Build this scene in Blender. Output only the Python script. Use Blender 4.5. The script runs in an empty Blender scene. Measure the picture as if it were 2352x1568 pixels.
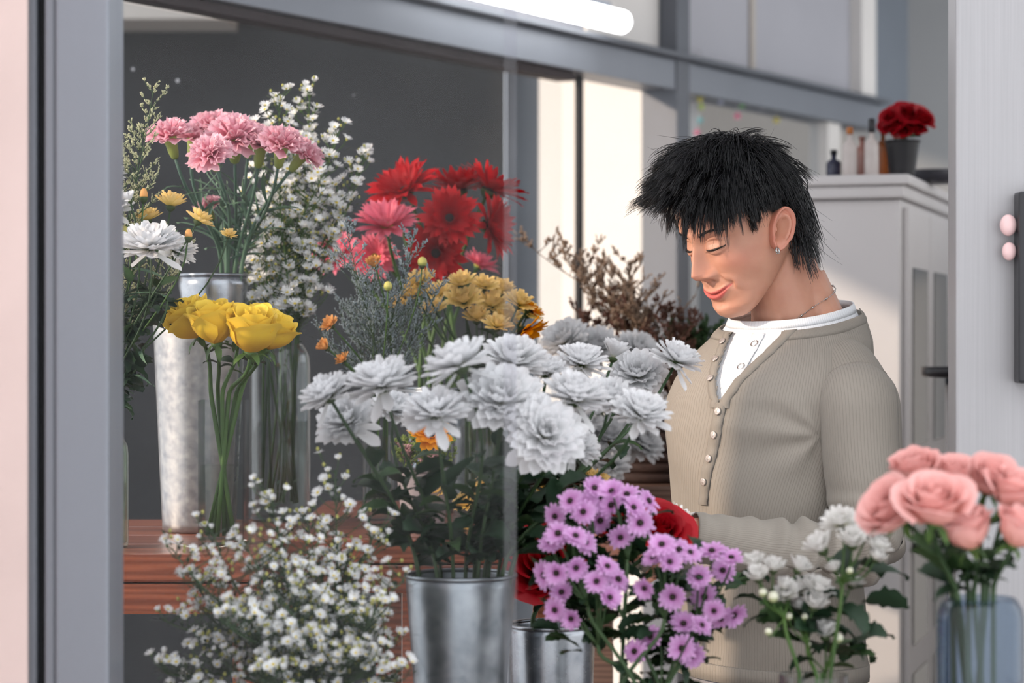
import bpy, math, random
import numpy as np
from mathutils import Vector, Matrix, Quaternion

# ---------------------------------------------------------------- camera, world, sun, exposure
SC = bpy.context.scene
COL = SC.collection
F_PX, CX, CY, CAM_Z = 5553.0, 1176.0, 784.0, 1.42
cam_data = bpy.data.cameras.new('camera')
cam_data.sensor_width = 36.0
cam_data.lens = F_PX * 36.0 / 2352.0
cam_data.clip_start = 0.05
cam_data.dof.use_dof = True
cam_data.dof.focus_distance = 3.58
cam_data.dof.aperture_fstop = 4.0
cam = bpy.data.objects.new('camera', cam_data)
COL.objects.link(cam)
cam.location = (0, 0, CAM_Z)
cam.rotation_euler = (math.pi / 2, 0, 0)
SC.camera = cam

world = bpy.data.worlds.new('world')
SC.world = world
world.use_nodes = True
_bg = world.node_tree.nodes['Background']
_bg.inputs[0].default_value = (0.88, 0.895, 0.92, 1)
_bg.inputs[1].default_value = 1.85

sun_data = bpy.data.lights.new('sun', 'SUN')
sun_data.energy = 3.1
sun_data.angle = math.radians(2.0)
sun_data.color = (1.0, 0.80, 0.62)
sun = bpy.data.objects.new('sun', sun_data)
COL.objects.link(sun)
SUN_D = Vector((0.90, 0.34, -0.33)).normalized()
sun.rotation_euler = SUN_D.to_track_quat('-Z', 'Y').to_euler()
sun.location = (-4, 1, 4)

SC.view_settings.view_transform = 'Standard'
SC.view_settings.look = 'None'
SC.view_settings.gamma = 1.0
SC.view_settings.exposure = 0.16
SC.view_settings.use_curve_mapping = False
SC.cycles.transparent_max_bounces = 32
SC.cycles.max_bounces = 4
SC.cycles.diffuse_bounces = 2
SC.cycles.glossy_bounces = 2
SC.cycles.transmission_bounces = 3
SC.cycles.caustics_reflective = False
SC.cycles.caustics_refractive = False
SC.cycles.adaptive_threshold = 0.05
SC.cycles.adaptive_min_samples = 12
SC.cycles.use_light_tree = False

# ---------------------------------------------------------------- helpers
RNG = random.Random(7)
PI = math.pi
I4 = Matrix.Identity(4)
def R(d): return math.radians(d)
def at(px, py, Y):
    return Vector(((px - CX) * Y / F_PX, Y, CAM_Z - (py - CY) * Y / F_PX))
def ppx(n, Y): return n * Y / F_PX          # pixel length to metres at depth Y
def T(v): return Matrix.Translation(Vector(v))
def aim(normal, roll=0.0, loc=(0, 0, 0), s=1.0):
    """matrix that turns local +Z to normal"""
    q = Vector((0, 0, 1)).rotation_difference(Vector(normal).normalized())
    return T(loc) @ q.to_matrix().to_4x4() @ Matrix.Rotation(roll, 4, 'Z') @ Matrix.Scale(s, 4)

WM = {}
def thing(name, label, cat, loc=(0, 0, 0), group=None, kind=None):
    o = bpy.data.objects.new(name, None)
    o.empty_display_size = 0.02
    COL.objects.link(o)
    o.location = loc
    WM[o] = T(loc)
    tag(o, label, cat, group, kind)
    return o
def tag(o, label=None, cat=None, group=None, kind=None):
    if label: o['label'] = label
    if cat: o['category'] = cat
    if group: o['group'] = group
    if kind: o['kind'] = kind
    return o
def part(name, me, parent=None, M=I4, kind=None, label=None):
    """one mesh object; M is its world matrix"""
    o = bpy.data.objects.new(name, me)
    COL.objects.link(o)
    if parent is not None:
        o.parent = parent
        o.matrix_parent_inverse = WM[parent].inverted()
    o.matrix_basis = M
    WM[o] = M
    if kind: o['kind'] = kind
    if label: o['label'] = label
    return o

class MB:
    def __init__(self):
        self.v, self.f, self.t, self.mi = [], [], [], []
    def add(self, verts, faces, t=None, mi=0, M=None):
        b = len(self.v)
        if M is not None:
            verts = [M @ Vector(p) for p in verts]
        self.v.extend([tuple(p) for p in verts])
        self.t.extend(t if t is not None else [0.0] * len(verts))
        for fc in faces:
            self.f.append([i + b for i in fc]); self.mi.append(mi)
        return self
    def tube(self, pts, rad, n=6, caps=True, mi=0, t=None):
        pts = [Vector(p) for p in pts]
        k = len(pts)
        if not hasattr(rad, '__len__'): rad = [rad] * k
        vs, fs, ts = [], [], []
        prev = None
        for i, p in enumerate(pts):
            d = (pts[min(i + 1, k - 1)] - pts[max(i - 1, 0)])
            if d.length < 1e-9: d = Vector((0, 0, 1))
            d.normalize()
            if prev is None:
                a = Vector((1, 0, 0)) if abs(d.x) < 0.9 else Vector((0, 1, 0))
                u = d.cross(a).normalized()
            else:
                u = (prev - d * prev.dot(d))
                u = u.normalized() if u.length > 1e-6 else d.orthogonal().normalized()
            prev = u
            w = d.cross(u)
            for j in range(n):
                a = 2 * PI * j / n
                vs.append(p + (u * math.cos(a) + w * math.sin(a)) * rad[i])
                ts.append(i / (k - 1) if t is None else t)
        for i in range(k - 1):
            for j in range(n):
                j2 = (j + 1) % n
                fs.append((i * n + j, i * n + j2, (i + 1) * n + j2, (i + 1) * n + j))
        if caps:
            fs.append(tuple(range(n))[::-1]); fs.append(tuple(range((k - 1) * n, k * n)))
        return self.add(vs, fs, ts, mi)
    def lathe(self, prof, n=32, M=None, mi=0, closed=False):
        vs, fs, ts = [], [], []
        k = len(prof)
        for i, (r, z) in enumerate(prof):
            for j in range(n):
                a = 2 * PI * j / n
                vs.append((r * math.cos(a), r * math.sin(a), z)); ts.append(i / max(1, k - 1))
        for i in range(k - 1 if not closed else k):
            i2 = (i + 1) % k
            for j in range(n):
                j2 = (j + 1) % n
                fs.append((i * n + j, i * n + j2, i2 * n + j2, i2 * n + j))
        if not closed:
            if prof[0][0] > 1e-6: fs.append(tuple(range(n))[::-1])
            if prof[-1][0] > 1e-6: fs.append(tuple(range((k - 1) * n, k * n)))
        return self.add(vs, fs, ts, mi, M)
    def box(self, lo, hi, M=None, mi=0):
        (x0, y0, z0), (x1, y1, z1) = lo, hi
        vs = [(x0, y0, z0), (x1, y0, z0), (x1, y1, z0), (x0, y1, z0), (x0, y0, z1), (x1, y0, z1), (x1, y1, z1), (x0, y1, z1)]
        fs = [(0, 3, 2, 1), (4, 5, 6, 7), (0, 1, 5, 4), (1, 2, 6, 5), (2, 3, 7, 6), (3, 0, 4, 7)]
        return self.add(vs, fs, None, mi, M)
    def ball(self, c, r, n=8, m=6, mi=0, sc=(1, 1, 1), t=None, M=None):
        vs, fs = [(0, 0, 1)], []
        for i in range(1, m):
            for j in range(n):
                th, a = PI * i / m, 2 * PI * j / n
                vs.append((math.sin(th) * math.cos(a), math.sin(th) * math.sin(a), math.cos(th)))
        vs.append((0, 0, -1))
        for j in range(n): fs.append((0, 1 + j, 1 + (j + 1) % n))
        for i in range(m - 2):
            for j in range(n):
                a, b = 1 + i * n + j, 1 + i * n + (j + 1) % n
                fs.append((a, a + n, b + n, b))
        L = len(vs) - 1
        for j in range(n): fs.append((L, L - n + (j + 1) % n, L - n + j))
        vs = [(c[0] + p[0] * r * sc[0], c[1] + p[1] * r * sc[1], c[2] + p[2] * r * sc[2]) for p in vs]
        return self.add(vs, fs, [t] * len(vs) if t is not None else None, mi, M)
    def mesh(self, name, mats, smooth=True, bevel=0.0):
        me = bpy.data.meshes.new(name)
        me.from_pydata(self.v, [], self.f)
        if not isinstance(mats, (list, tuple)): mats = [mats]
        for m in mats: me.materials.append(m)
        if len(mats) > 1: me.polygons.foreach_set('material_index', self.mi)
        if smooth: me.polygons.foreach_set('use_smooth', [True] * len(me.polygons))
        if any(self.t):
            at_ = me.attributes.new('t', 'FLOAT', 'POINT')
            at_.data.foreach_set('value', self.t)
        me.update()
        if bevel > 0:
            import bmesh
            bm = bmesh.new(); bm.from_mesh(me)
            bmesh.ops.bevel(bm, geom=list(bm.edges), offset=bevel, segments=2, affect='EDGES', profile=0.6)
            bm.to_mesh(me); bm.free()
        return me

def bez(p0, p1, p2, p3, n=10):
    p0, p1, p2, p3 = map(Vector, (p0, p1, p2, p3))
    out = []
    for i in range(n + 1):
        t = i / n; u = 1 - t
        out.append(p0 * u ** 3 + p1 * 3 * u * u * t + p2 * 3 * u * t * t + p3 * t ** 3)
    return out

# ---------------------------------------------------------------- materials
def nodes_of(name):
    m = bpy.data.materials.new(name)
    m.use_nodes = True
    nt = m.node_tree
    b = nt.nodes['Principled BSDF']
    return m, nt, b
def _c(c): return (c[0], c[1], c[2], 1.0)
def srgb(r, g, b):
    f = lambda x: (x / 255 / 12.92) if x / 255 <= 0.04045 else ((x / 255 + 0.055) / 1.055) ** 2.4
    return (f(r), f(g), f(b))
def mat(name, col, rough=0.6, metal=0.0, var=0.0, scale=20.0, bump=0.0, bscale=60.0, spec=0.5, stretch=None, coat=0.0):
    m, nt, b = nodes_of(name)
    b.inputs['Roughness'].default_value = rough
    b.inputs['Metallic'].default_value = metal
    b.inputs['Specular IOR Level'].default_value = spec
    b.inputs['Base Color'].default_value = _c(col)
    if coat: b.inputs['Coat Weight'].default_value = coat
    tc = nt.nodes.new('ShaderNodeTexCoord')
    src = tc.outputs['Object']
    if stretch:
        mp = nt.nodes.new('ShaderNodeMapping'); mp.inputs['Scale'].default_value = stretch
        nt.links.new(src, mp.inputs['Vector']); src = mp.outputs['Vector']
    if var > 0:
        n = nt.nodes.new('ShaderNodeTexNoise'); n.inputs['Scale'].default_value = scale; n.inputs['Detail'].default_value = 5
        r = nt.nodes.new('ShaderNodeValToRGB')
        r.color_ramp.elements[0].position = 0.3; r.color_ramp.elements[1].position = 0.72
        r.color_ramp.elements[0].color = _c([x * (1 - var) for x in col]); r.color_ramp.elements[1].color = _c([min(1, x * (1 + var)) for x in col])
        nt.links.new(src, n.inputs['Vector']); nt.links.new(n.outputs['Fac'], r.inputs['Fac']); nt.links.new(r.outputs['Color'], b.inputs['Base Color'])
    if bump > 0:
        n2 = nt.nodes.new('ShaderNodeTexNoise'); n2.inputs['Scale'].default_value = bscale; n2.inputs['Detail'].default_value = 4
        bp = nt.nodes.new('ShaderNodeBump'); bp.inputs['Strength'].default_value = bump; bp.inputs['Distance'].default_value = 0.002
        nt.links.new(src, n2.inputs['Vector']); nt.links.new(n2.outputs['Fac'], bp.inputs['Height']); nt.links.new(bp.outputs['Normal'], b.inputs['Normal'])
    return m
def petal_mat(name, stops, rough=0.55, transl=0.3, var=0.08, streak=0.0):
    """colour runs along each petal (attribute t: 0 at the base, 1 at the tip)"""
    m, nt, b = nodes_of(name)
    out = nt.nodes['Material Output']
    a = nt.nodes.new('ShaderNodeAttribute'); a.attribute_name = 't'
    r = nt.nodes.new('ShaderNodeValToRGB')
    els = r.color_ramp.elements
    while len(els) < len(stops): els.new(0.5)
    for e, (p, c) in zip(els, stops): e.position = p; e.color = _c(c)
    nt.links.new(a.outputs['Fac'], r.inputs['Fac'])
    n = nt.nodes.new('ShaderNodeTexNoise'); n.inputs['Scale'].default_value = 70
    oi = nt.nodes.new('ShaderNodeObjectInfo')
    tc = nt.nodes.new('ShaderNodeTexCoord')
    nt.links.new(tc.outputs['Object'], n.inputs['Vector'])
    ad = nt.nodes.new('ShaderNodeMath'); ad.operation = 'ADD'
    nt.links.new(n.outputs['Fac'], ad.inputs[0]); nt.links.new(oi.outputs['Random'], ad.inputs[1])
    mr = nt.nodes.new('ShaderNodeMapRange')
    mr.inputs['From Min'].default_value = 0.3; mr.inputs['From Max'].default_value = 1.7
    mr.inputs['To Min'].default_value = 1 - var; mr.inputs['To Max'].default_value = 1 + var
    nt.links.new(ad.outputs[0], mr.inputs['Value'])
    hsv = nt.nodes.new('ShaderNodeHueSaturation')
    nt.links.new(r.outputs['Color'], hsv.inputs['Color']); nt.links.new(mr.outputs[0], hsv.inputs['Value'])
    nt.links.new(hsv.outputs['Color'], b.inputs['Base Color'])
    b.inputs['Roughness'].default_value = rough
    b.inputs['Specular IOR Level'].default_value = 0.3
    tr = nt.nodes.new('ShaderNodeBsdfTranslucent')
    nt.links.new(hsv.outputs['Color'], tr.inputs['Color'])
    mx = nt.nodes.new('ShaderNodeMixShader'); mx.inputs[0].default_value = transl
    nt.links.new(b.outputs[0], mx.inputs[1]); nt.links.new(tr.outputs[0], mx.inputs[2]); nt.links.new(mx.outputs[0], out.inputs['Surface'])
    return m
def glass_mat(name, tint=(0.95, 0.97, 0.97), refl=1.0, edge=(0.55, 0.6, 0.62), rough=0.02, haze=0.0):
    """thin clear glass: transparent, reflecting by Fresnel, darker through its edge"""
    m, nt, b = nodes_of(name)
    out = nt.nodes['Material Output']
    nt.nodes.remove(b)
    lw = nt.nodes.new('ShaderNodeLayerWeight'); lw.inputs['Blend'].default_value = 0.25
    mc = nt.nodes.new('ShaderNodeMixRGB'); mc.inputs[1].default_value = _c(tint); mc.inputs[2].default_value = _c(edge)
    nt.links.new(lw.outputs['Facing'], mc.inputs[0])
    tr = nt.nodes.new('ShaderNodeBsdfTransparent'); nt.links.new(mc.outputs[0], tr.inputs['Color'])
    gl = nt.nodes.new('ShaderNodeBsdfGlossy'); gl.inputs['Roughness'].default_value = rough
    pw = nt.nodes.new('ShaderNodeMath'); pw.operation = 'POWER'; pw.inputs[1].default_value = 4.0
    l2 = nt.nodes.new('ShaderNodeLayerWeight'); l2.inputs['Blend'].default_value = 0.5
    nt.links.new(l2.outputs['Facing'], pw.inputs[0])
    mu = nt.nodes.new('ShaderNodeMath'); mu.operation = 'MULTIPLY_ADD'; mu.inputs[1].default_value = 0.8 * refl; mu.inputs[2].default_value = 0.04 * refl
    nt.links.new(pw.outputs[0], mu.inputs[0])
    mx = nt.nodes.new('ShaderNodeMixShader')
    nt.links.new(mu.outputs[0], mx.inputs[0]); nt.links.new(tr.outputs[0], mx.inputs[1]); nt.links.new(gl.outputs[0], mx.inputs[2])
    last = mx
    if haze > 0:      # dust film on the pane
        df = nt.nodes.new('ShaderNodeBsdfDiffuse'); df.inputs['Color'].default_value = (0.8, 0.82, 0.85, 1)
        n = nt.nodes.new('ShaderNodeTexNoise'); n.inputs['Scale'].default_value = 5.0; n.inputs['Detail'].default_value = 6
        tc = nt.nodes.new('ShaderNodeTexCoord'); nt.links.new(tc.outputs['Object'], n.inputs['Vector'])
        mr = nt.nodes.new('ShaderNodeMapRange'); mr.inputs['From Min'].default_value = 0.35; mr.inputs['From Max'].default_value = 0.8
        mr.inputs['To Min'].default_value = haze * 0.3; mr.inputs['To Max'].default_value = haze * 1.6
        nt.links.new(n.outputs['Fac'], mr.inputs['Value'])
        m2 = nt.nodes.new('ShaderNodeMixShader')
        nt.links.new(mr.outputs[0], m2.inputs[0]); nt.links.new(mx.outputs[0], m2.inputs[1]); nt.links.new(df.outputs[0], m2.inputs[2])
        last = m2
        vo = nt.nodes.new('ShaderNodeTexVoronoi'); vo.inputs['Scale'].default_value = 11.0      # specks of dirt
        nt.links.new(tc.outputs['Object'], vo.inputs['Vector'])
        lt = nt.nodes.new('ShaderNodeMath'); lt.operation = 'LESS_THAN'; lt.inputs[1].default_value = 0.030
        nt.links.new(vo.outputs['Distance'], lt.inputs[0])
        ms = nt.nodes.new('ShaderNodeMath'); ms.operation = 'MULTIPLY'; ms.inputs[1].default_value = 0.35
        nt.links.new(lt.outputs[0], ms.inputs[0])
        m3 = nt.nodes.new('ShaderNodeMixShader')
        nt.links.new(ms.outputs[0], m3.inputs[0]); nt.links.new(m2.outputs[0], m3.inputs[1]); nt.links.new(df.outputs[0], m3.inputs[2])
        last = m3
    nt.links.new(last.outputs[0], out.inputs['Surface'])
    return m
def wood_mat(name, c0, c1, scale=6.0, rough=0.35, stretch=(1, 14, 14)):
    m, nt, b = nodes_of(name)
    tc = nt.nodes.new('ShaderNodeTexCoord'); mp = nt.nodes.new('ShaderNodeMapping'); mp.inputs['Scale'].default_value = stretch
    oi = nt.nodes.new('ShaderNodeObjectInfo')
    cb = nt.nodes.new('ShaderNodeVectorMath'); cb.operation = 'ADD'
    nt.links.new(tc.outputs['Object'], cb.inputs[0]); nt.links.new(oi.outputs['Random'], cb.inputs[1])
    nt.links.new(cb.outputs[0], mp.inputs['Vector'])
    n = nt.nodes.new('ShaderNodeTexNoise'); n.inputs['Scale'].default_value = scale; n.inputs['Detail'].default_value = 8; n.inputs['Distortion'].default_value = 1.2
    w = nt.nodes.new('ShaderNodeTexWave'); w.inputs['Scale'].default_value = scale * 0.35; w.inputs['Distortion'].default_value = 9; w.inputs['Detail'].default_value = 4; w.bands_direction = 'Z'
    nt.links.new(mp.outputs[0], n.inputs['Vector']); nt.links.new(mp.outputs[0], w.inputs['Vector'])
    mx = nt.nodes.new('ShaderNodeMixRGB'); mx.inputs[0].default_value = 0.5
    nt.links.new(n.outputs['Fac'], mx.inputs[1]); nt.links.new(w.outputs['Fac'], mx.inputs[2])
    r = nt.nodes.new('ShaderNodeValToRGB'); r.color_ramp.elements[0].position = 0.15; r.color_ramp.elements[1].position = 0.85
    r.color_ramp.elements[0].color = _c(c0); r.color_ramp.elements[1].color = _c(c1)
    nt.links.new(mx.outputs[0], r.inputs['Fac']); nt.links.new(r.outputs['Color'], b.inputs['Base Color'])
    b.inputs['Roughness'].default_value = rough; b.inputs['Coat Weight'].default_value = 0.3; b.inputs['Coat Roughness'].default_value = 0.2
    return m
def zinc_mat(name, lo=(0.30, 0.32, 0.34), hi=(0.62, 0.64, 0.66), rough=0.34, scale=45):
    m, nt, b = nodes_of(name)
    tc = nt.nodes.new('ShaderNodeTexCoord')
    v = nt.nodes.new('ShaderNodeTexVoronoi'); v.inputs['Scale'].default_value = scale * 2.2
    n = nt.nodes.new('ShaderNodeTexNoise'); n.inputs['Scale'].default_value = scale; n.inputs['Detail'].default_value = 6
    nt.links.new(tc.outputs['Object'], n.inputs['Vector']); nt.links.new(tc.outputs['Object'], v.inputs['Vector'])
    mx = nt.nodes.new('ShaderNodeMixRGB'); mx.inputs[0].default_value = 0.12
    nt.links.new(n.outputs['Fac'], mx.inputs[1]); nt.links.new(v.outputs['Color'], mx.inputs[2])
    r = nt.nodes.new('ShaderNodeValToRGB'); r.color_ramp.elements[0].position = 0.3; r.color_ramp.elements[1].position = 0.7
    r.color_ramp.elements[0].color = _c(lo); r.color_ramp.elements[1].color = _c(hi)
    nt.links.new(mx.outputs[0], r.inputs['Fac']); nt.links.new(r.outputs['Color'], b.inputs['Base Color'])
    mr = nt.nodes.new('ShaderNodeMapRange'); mr.inputs['To Min'].default_value = rough - 0.1; mr.inputs['To Max'].default_value = rough + 0.14
    nt.links.new(n.outputs['Fac'], mr.inputs['Value']); nt.links.new(mr.outputs[0], b.inputs['Roughness'])
    b.inputs['Metallic'].default_value = 0.92
    return m
def emit_mat(name, col, strength):
    m, nt, b = nodes_of(name)
    b.inputs['Base Color'].default_value = _c(col)
    b.inputs['Emission Color'].default_value = _c(col); b.inputs['Emission Strength'].default_value = strength
    return m

M_ALU = mat('grey_aluminium', srgb(130, 135, 144), 0.42, 0.25, var=0.08, scale=3, bump=0.06, bscale=30, stretch=(1, 1, 0.15))
M_ALU_D = mat('darker_aluminium', srgb(104, 108, 116), 0.5, 0.2, var=0.05, scale=4)
M_GASKET = mat('black_rubber_gasket', (0.006, 0.006, 0.008), 0.6, var=0.2)
M_GASKET_B = mat('brown_rubber_gasket', srgb(45, 32, 34), 0.6, var=0.2)
M_PINKWALL = mat('pale_pink_plaster', srgb(222, 202, 197), 0.8, var=0.05, scale=7, bump=0.2, bscale=25)
M_DARKWALL = mat('charcoal_wall_paint', srgb(64, 64, 65), 0.85, var=0.10, scale=1.5)
M_BLUEWALL = mat('blue_grey_wall_paint', srgb(120, 128, 138), 0.7, var=0.06, scale=3)
M_SOFFIT = mat('beige_soffit_paint', srgb(200, 192, 184), 0.8, var=0.03)
M_WHITEWALL = mat('white_outer_wall', srgb(244, 240, 236), 0.8, var=0.02, scale=4)
M_GREYPANEL = mat('grey_transom_panel', srgb(186, 186, 194), 0.5, var=0.05, scale=2)
M_BACKWALL = mat('pale_grey_wall', srgb(176, 178, 180), 0.8, var=0.04, scale=2)
M_FLOOR = mat('grey_concrete_floor', srgb(120, 118, 118), 0.6, var=0.15, scale=5, bump=0.1)
M_CEIL = mat('white_ceiling_paint', srgb(205, 205, 208), 0.9, var=0.02)
M_BRUSHED = mat('brushed_pale_panel', srgb(166, 165, 168), 0.42, 0.1, var=0.06, scale=9, stretch=(30, 30, 0.4), bump=0.05, bscale=9)
M_CABINET = mat('white_cabinet_paint', srgb(226, 222, 222), 0.5, var=0.02, scale=5)
M_BLACK = mat('black_plastic', (0.012, 0.012, 0.016), 0.35, var=0.1)
M_GLASS = glass_mat('clear_glass', tint=(0.97, 0.98, 0.98), edge=(0.80, 0.84, 0.85))
M_PANE = glass_mat('window_pane_glass', tint=(0.98, 0.985, 0.99), refl=0.10, edge=(0.94, 0.96, 0.97), haze=0.006)
M_PANE_B = glass_mat('back_pane_glass', tint=(0.92, 0.93, 0.94), refl=0.07, edge=(0.85, 0.88, 0.9), rough=0.12)
M_PANE_EDGE = mat('polished_glass_edge', srgb(170, 180, 190), 0.2, var=0.05)
M_WATER = glass_mat('vase_water', tint=(0.94, 0.96, 0.94), edge=(0.84, 0.87, 0.84), refl=0.6)
M_BOTTLE = glass_mat('pale_green_bottle_glass', tint=(0.93, 0.96, 0.91), edge=(0.70, 0.76, 0.68))
M_BLUEGLASS = glass_mat('blue_tinted_jar_glass', tint=(0.74, 0.80, 0.86), edge=(0.52, 0.60, 0.70))
M_ZINC = zinc_mat('galvanised_zinc', (0.13, 0.15, 0.17), (0.36, 0.39, 0.42), 0.30, scale=24)
M_ZINC_L = zinc_mat('bright_galvanised_zinc', (0.26, 0.26, 0.27), (0.44, 0.43, 0.42), 0.40, 70)
M_ZINC_D = zinc_mat('smooth_zinc', (0.22, 0.24, 0.27), (0.40, 0.42, 0.45), 0.24, 30)
M_WOOD = wood_mat('varnished_orange_wood', srgb(104, 54, 38), srgb(152, 88, 62))
M_WOOD2 = wood_mat('brown_bench_wood', srgb(92, 66, 54), srgb(140, 108, 92), rough=0.5)
M_PAPER = mat('white_wrapping_paper', srgb(222, 220, 224), 0.7, var=0.03, scale=9, bump=0.2, bscale=18)

# ---------------------------------------------------------------- the setting
def struct(name, mb, m, parent=None, label=None, smooth=False, bevel=0.0, M=I4):
    o = part(name, mb.mesh(name, m, smooth, bevel), parent, M)
    o['kind'] = 'structure'
    if label: o['label'] = label
    return o
# the glazed facade behind the flowers recedes to the right
FP = Vector((-0.62, 4.62, 0)); FU = Vector((0.5120, 0.8590, 0)); FN = Vector((0.8590, -0.5120, 0))
def fac_s(px):
    k = (px - CX) / F_PX
    Y = (FP.x - FU.x / FU.y * FP.y) / (k - FU.x / FU.y)
    return (Y - FP.y) / FU.y
FAC = Matrix(((FU.x, FN.x, 0, FP.x), (FU.y, FN.y, 0, FP.y), (0, 0, 1, 0), (0, 0, 0, 1)))   # (s, out, z) -> world
def fac_box(name, s0, s1, z0, z1, o0, o1, m, parent=None, bevel=0.003, label=None):
    mb = MB(); mb.box((s0, o0, z0), (s1, o1, z1), FAC)
    # FAC mirrors handedness: flip faces
    mb.f = [f[::-1] for f in mb.f]
    return struct(name, mb, m, parent, label, bevel=bevel)
S_L, S_DOOR, S_POST, S_END = fac_s(60), fac_s(1296), fac_s(1528), fac_s(1990)
ZB, ZT = 2.073, 2.151
fl = MB(); fl.box((-4, 0.8, -0.05), (5, 10, 0)); struct('floor', fl, M_FLOOR, label='grey concrete shop floor')
ce = MB(); ce.box((-0.75, 3.45, 2.85), (3.5, 9.5, 2.95)); struct('ceiling', ce, M_CEIL, label='white shop ceiling')
# wall_back: dark room wall seen through the facade glass
w = MB(); w.box((-3.6, 6.9, 0), (at(1160, 0, 6.9).x, 7.0, 3.2)); struct('wall_back', w, M_DARKWALL, label='dark charcoal wall behind the glass')
w = MB(); w.box((at(1162, 0, 6.94).x, 6.94, 0), (at(1286, 0, 6.94).x, 7.04, 3.2)); struct('trim_1', w, M_BLUEWALL, label='blue grey wall strip beside the dark wall', bevel=0.004)
w = MB(); w.box((-3.6, 6.62, at(0, 44, 6.62).z), (at(520, 0, 6.62).x, 6.89, 3.0)); struct('trim_2', w, M_SOFFIT, label='pale beige soffit at the top of the dark wall', bevel=0.004)
w = MB(); w.box((-2.1, 6.17, 0), (-2.0, 6.6, 3.2)); struct('wall_sunblock_back', w, M_DARKWALL, label='unseen dark wall behind the glass, added to block the sun')  # added out of view to keep direct sun off the dark wall
# sunlit white wall outside the open doorway
w = MB()
w.box((-0.30, -0.04, 0), (0.16, 0.04, 3.4), T((0.36, 6.78, 0)) @ Matrix.Rotation(R(-28), 4, 'Z'))
struct('wall_outside', w, M_WHITEWALL, label='sunlit white wall beyond the open doorway')
# header beam over the whole facade, gasket below, mullions, panes
fac_box('trim_3', S_L, S_END, ZB, ZT, -0.05, 0.05, M_ALU, label='grey aluminium header beam running above the glass')
fac_box('trim_4', S_L, S_DOOR, ZB - 0.022, ZB - 0.001, -0.02, 0.03, M_GASKET_B, bevel=0.002, label='dark gasket under the header beam')
fac_box('trim_5', S_L, S_END, ZT + 0.001, ZT + 0.014, -0.06, 0.085, M_ALU_D, bevel=0.002, label='projecting ledge on the header beam')
fac_box('trim_6', fac_s(1323), fac_s(1336), 0.0, ZB - 0.001, -0.004, 0.006, M_GASKET, bevel=0.002, label='thin dark door edge strip')
fac_box('trim_7', fac_s(1512), fac_s(1542), 0.0, 3.2, -0.05, 0.055, M_ALU_D, label='grey aluminium post beside the doorway')
fac_box('trim_8', fac_s(1880), fac_s(1910), 0.0, ZB - 0.001, -0.03, 0.03, M_WHITEWALL, label='white upright bar between back windows')
fac_box('trim_9', fac_s(1952), fac_s(1985), ZT + 0.02, 3.2, -0.03, 0.04, M_WHITEWALL, label='white upright bar above the header beam')
fac_box('trim_10', fac_s(1987), fac_s(2066), ZT - 0.05, 3.2, -0.05, 0.03, M_BLUEWALL, label='blue grey frame at the far end of the facade')
fac_box('window_1', S_L, fac_s(1288), 0.3, ZB - 0.03, -0.004, 0.004, M_PANE_B, bevel=0, label='large glass pane in front of the dark wall')
fac_box('window_2', fac_s(1544), fac_s(1878), 0.3, ZB - 0.002, -0.004, 0.004, M_PANE_B, bevel=0, label='glass pane behind the man')
fac_box('window_3', S_L, fac_s(1338), ZT + 0.016, 3.2, -0.004, 0.004, M_GREYPANEL, bevel=0, label='grey transom panel above the beam')
fac_box('window_4', fac_s(1345), fac_s(1510), ZT + 0.016, 3.2, -0.004, 0.004, M_WHITEWALL, bevel=0, label='white transom panel above the doorway')
fac_box('window_5', fac_s(1544), fac_s(1716), ZT + 0.016, 3.2, -0.004, 0.004, M_GREYPANEL, bevel=0, label='grey transom panel left of the reflection bar')
fac_box('window_6', fac_s(1728), fac_s(1950), ZT + 0.016, 3.2, -0.004, 0.004, M_GREYPANEL, bevel=0, label='grey transom panel right of the reflection bar')
fac_box('trim_11', fac_s(1717), fac_s(1727), ZT + 0.02, 3.2, -0.006, 0.012, M_SOFFIT, bevel=0.001, label='pale upright bar standing in for a light fixture reflection')  # reflection of a light fixture, built as a solid pale bar
fac_box('wall_dado', S_L, fac_s(1288), 0, 0.298, -0.05, 0.03, M_ALU_D, label='grey panel under the large pane')
# wall seen through the glass behind the man and at far right
w = MB(); w.box((0.50, 8.4, 0), (4.0, 8.5, 3.4)); struct('wall_far', w, M_BACKWALL, label='pale grey wall far behind the man')

w = MB(); w.box((1.75, 3.5, 0), (1.85, 8.4, 1.75)); struct('wall_skyblock', w, M_BACKWALL, label='unseen pale grey wall at the right, added to block light')  # added out of view to darken the side of the cabinet
# front left: pink wall, grey frame, black gasket, and the glass pane
w = MB(); w.box((-0.84, 1.70, 0), (-0.64, 3.08, 3.0)); struct('wall_sunblock_left', w, M_PINKWALL, label='unseen pink pier at the left, added to block the sun')  # out-of-view pier, added so its shadow covers the front row
wl = MB(); wl.box((-0.639, 2.752, 0), (at(62, 0, 2.75).x, 3.08, 3.0)); struct('wall_front', wl, M_PINKWALL, label='pale pink wall edge beside the grey frame')
def jamb(name, a, b, y0, y1, m, label, bev=0.003):
    mb = MB(); mb.box((at(a, 0, y0).x, y0, 0), (at(b, 0, y0).x, y1, 3.0)); return struct(name, mb, m, label=label, bevel=bev)
jamb('trim_12', 62.5, 84, 2.76, 2.84, M_ALU_D, 'grey metal strip along the pink wall')
jamb('trim_13', 84.3, 102, 2.785, 2.84, M_GASKET, 'black rubber gasket of the front frame', 0.001)
jamb('trim_14', 102.3, 126, 2.755, 2.84, M_ALU, 'narrow grey lip of the front frame')
jamb('trim_15', 126.3, 250, 2.745, 2.85, M_ALU, 'wide grey aluminium frame at the left')
pn = MB(); pn.box((at(251, 0, 2.79).x, 2.788, 0.2), (at(1156, 0, 2.79).x, 2.794, 2.98))
struct('window_7', pn, M_PANE, label='front glass pane in the grey frame')
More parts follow.
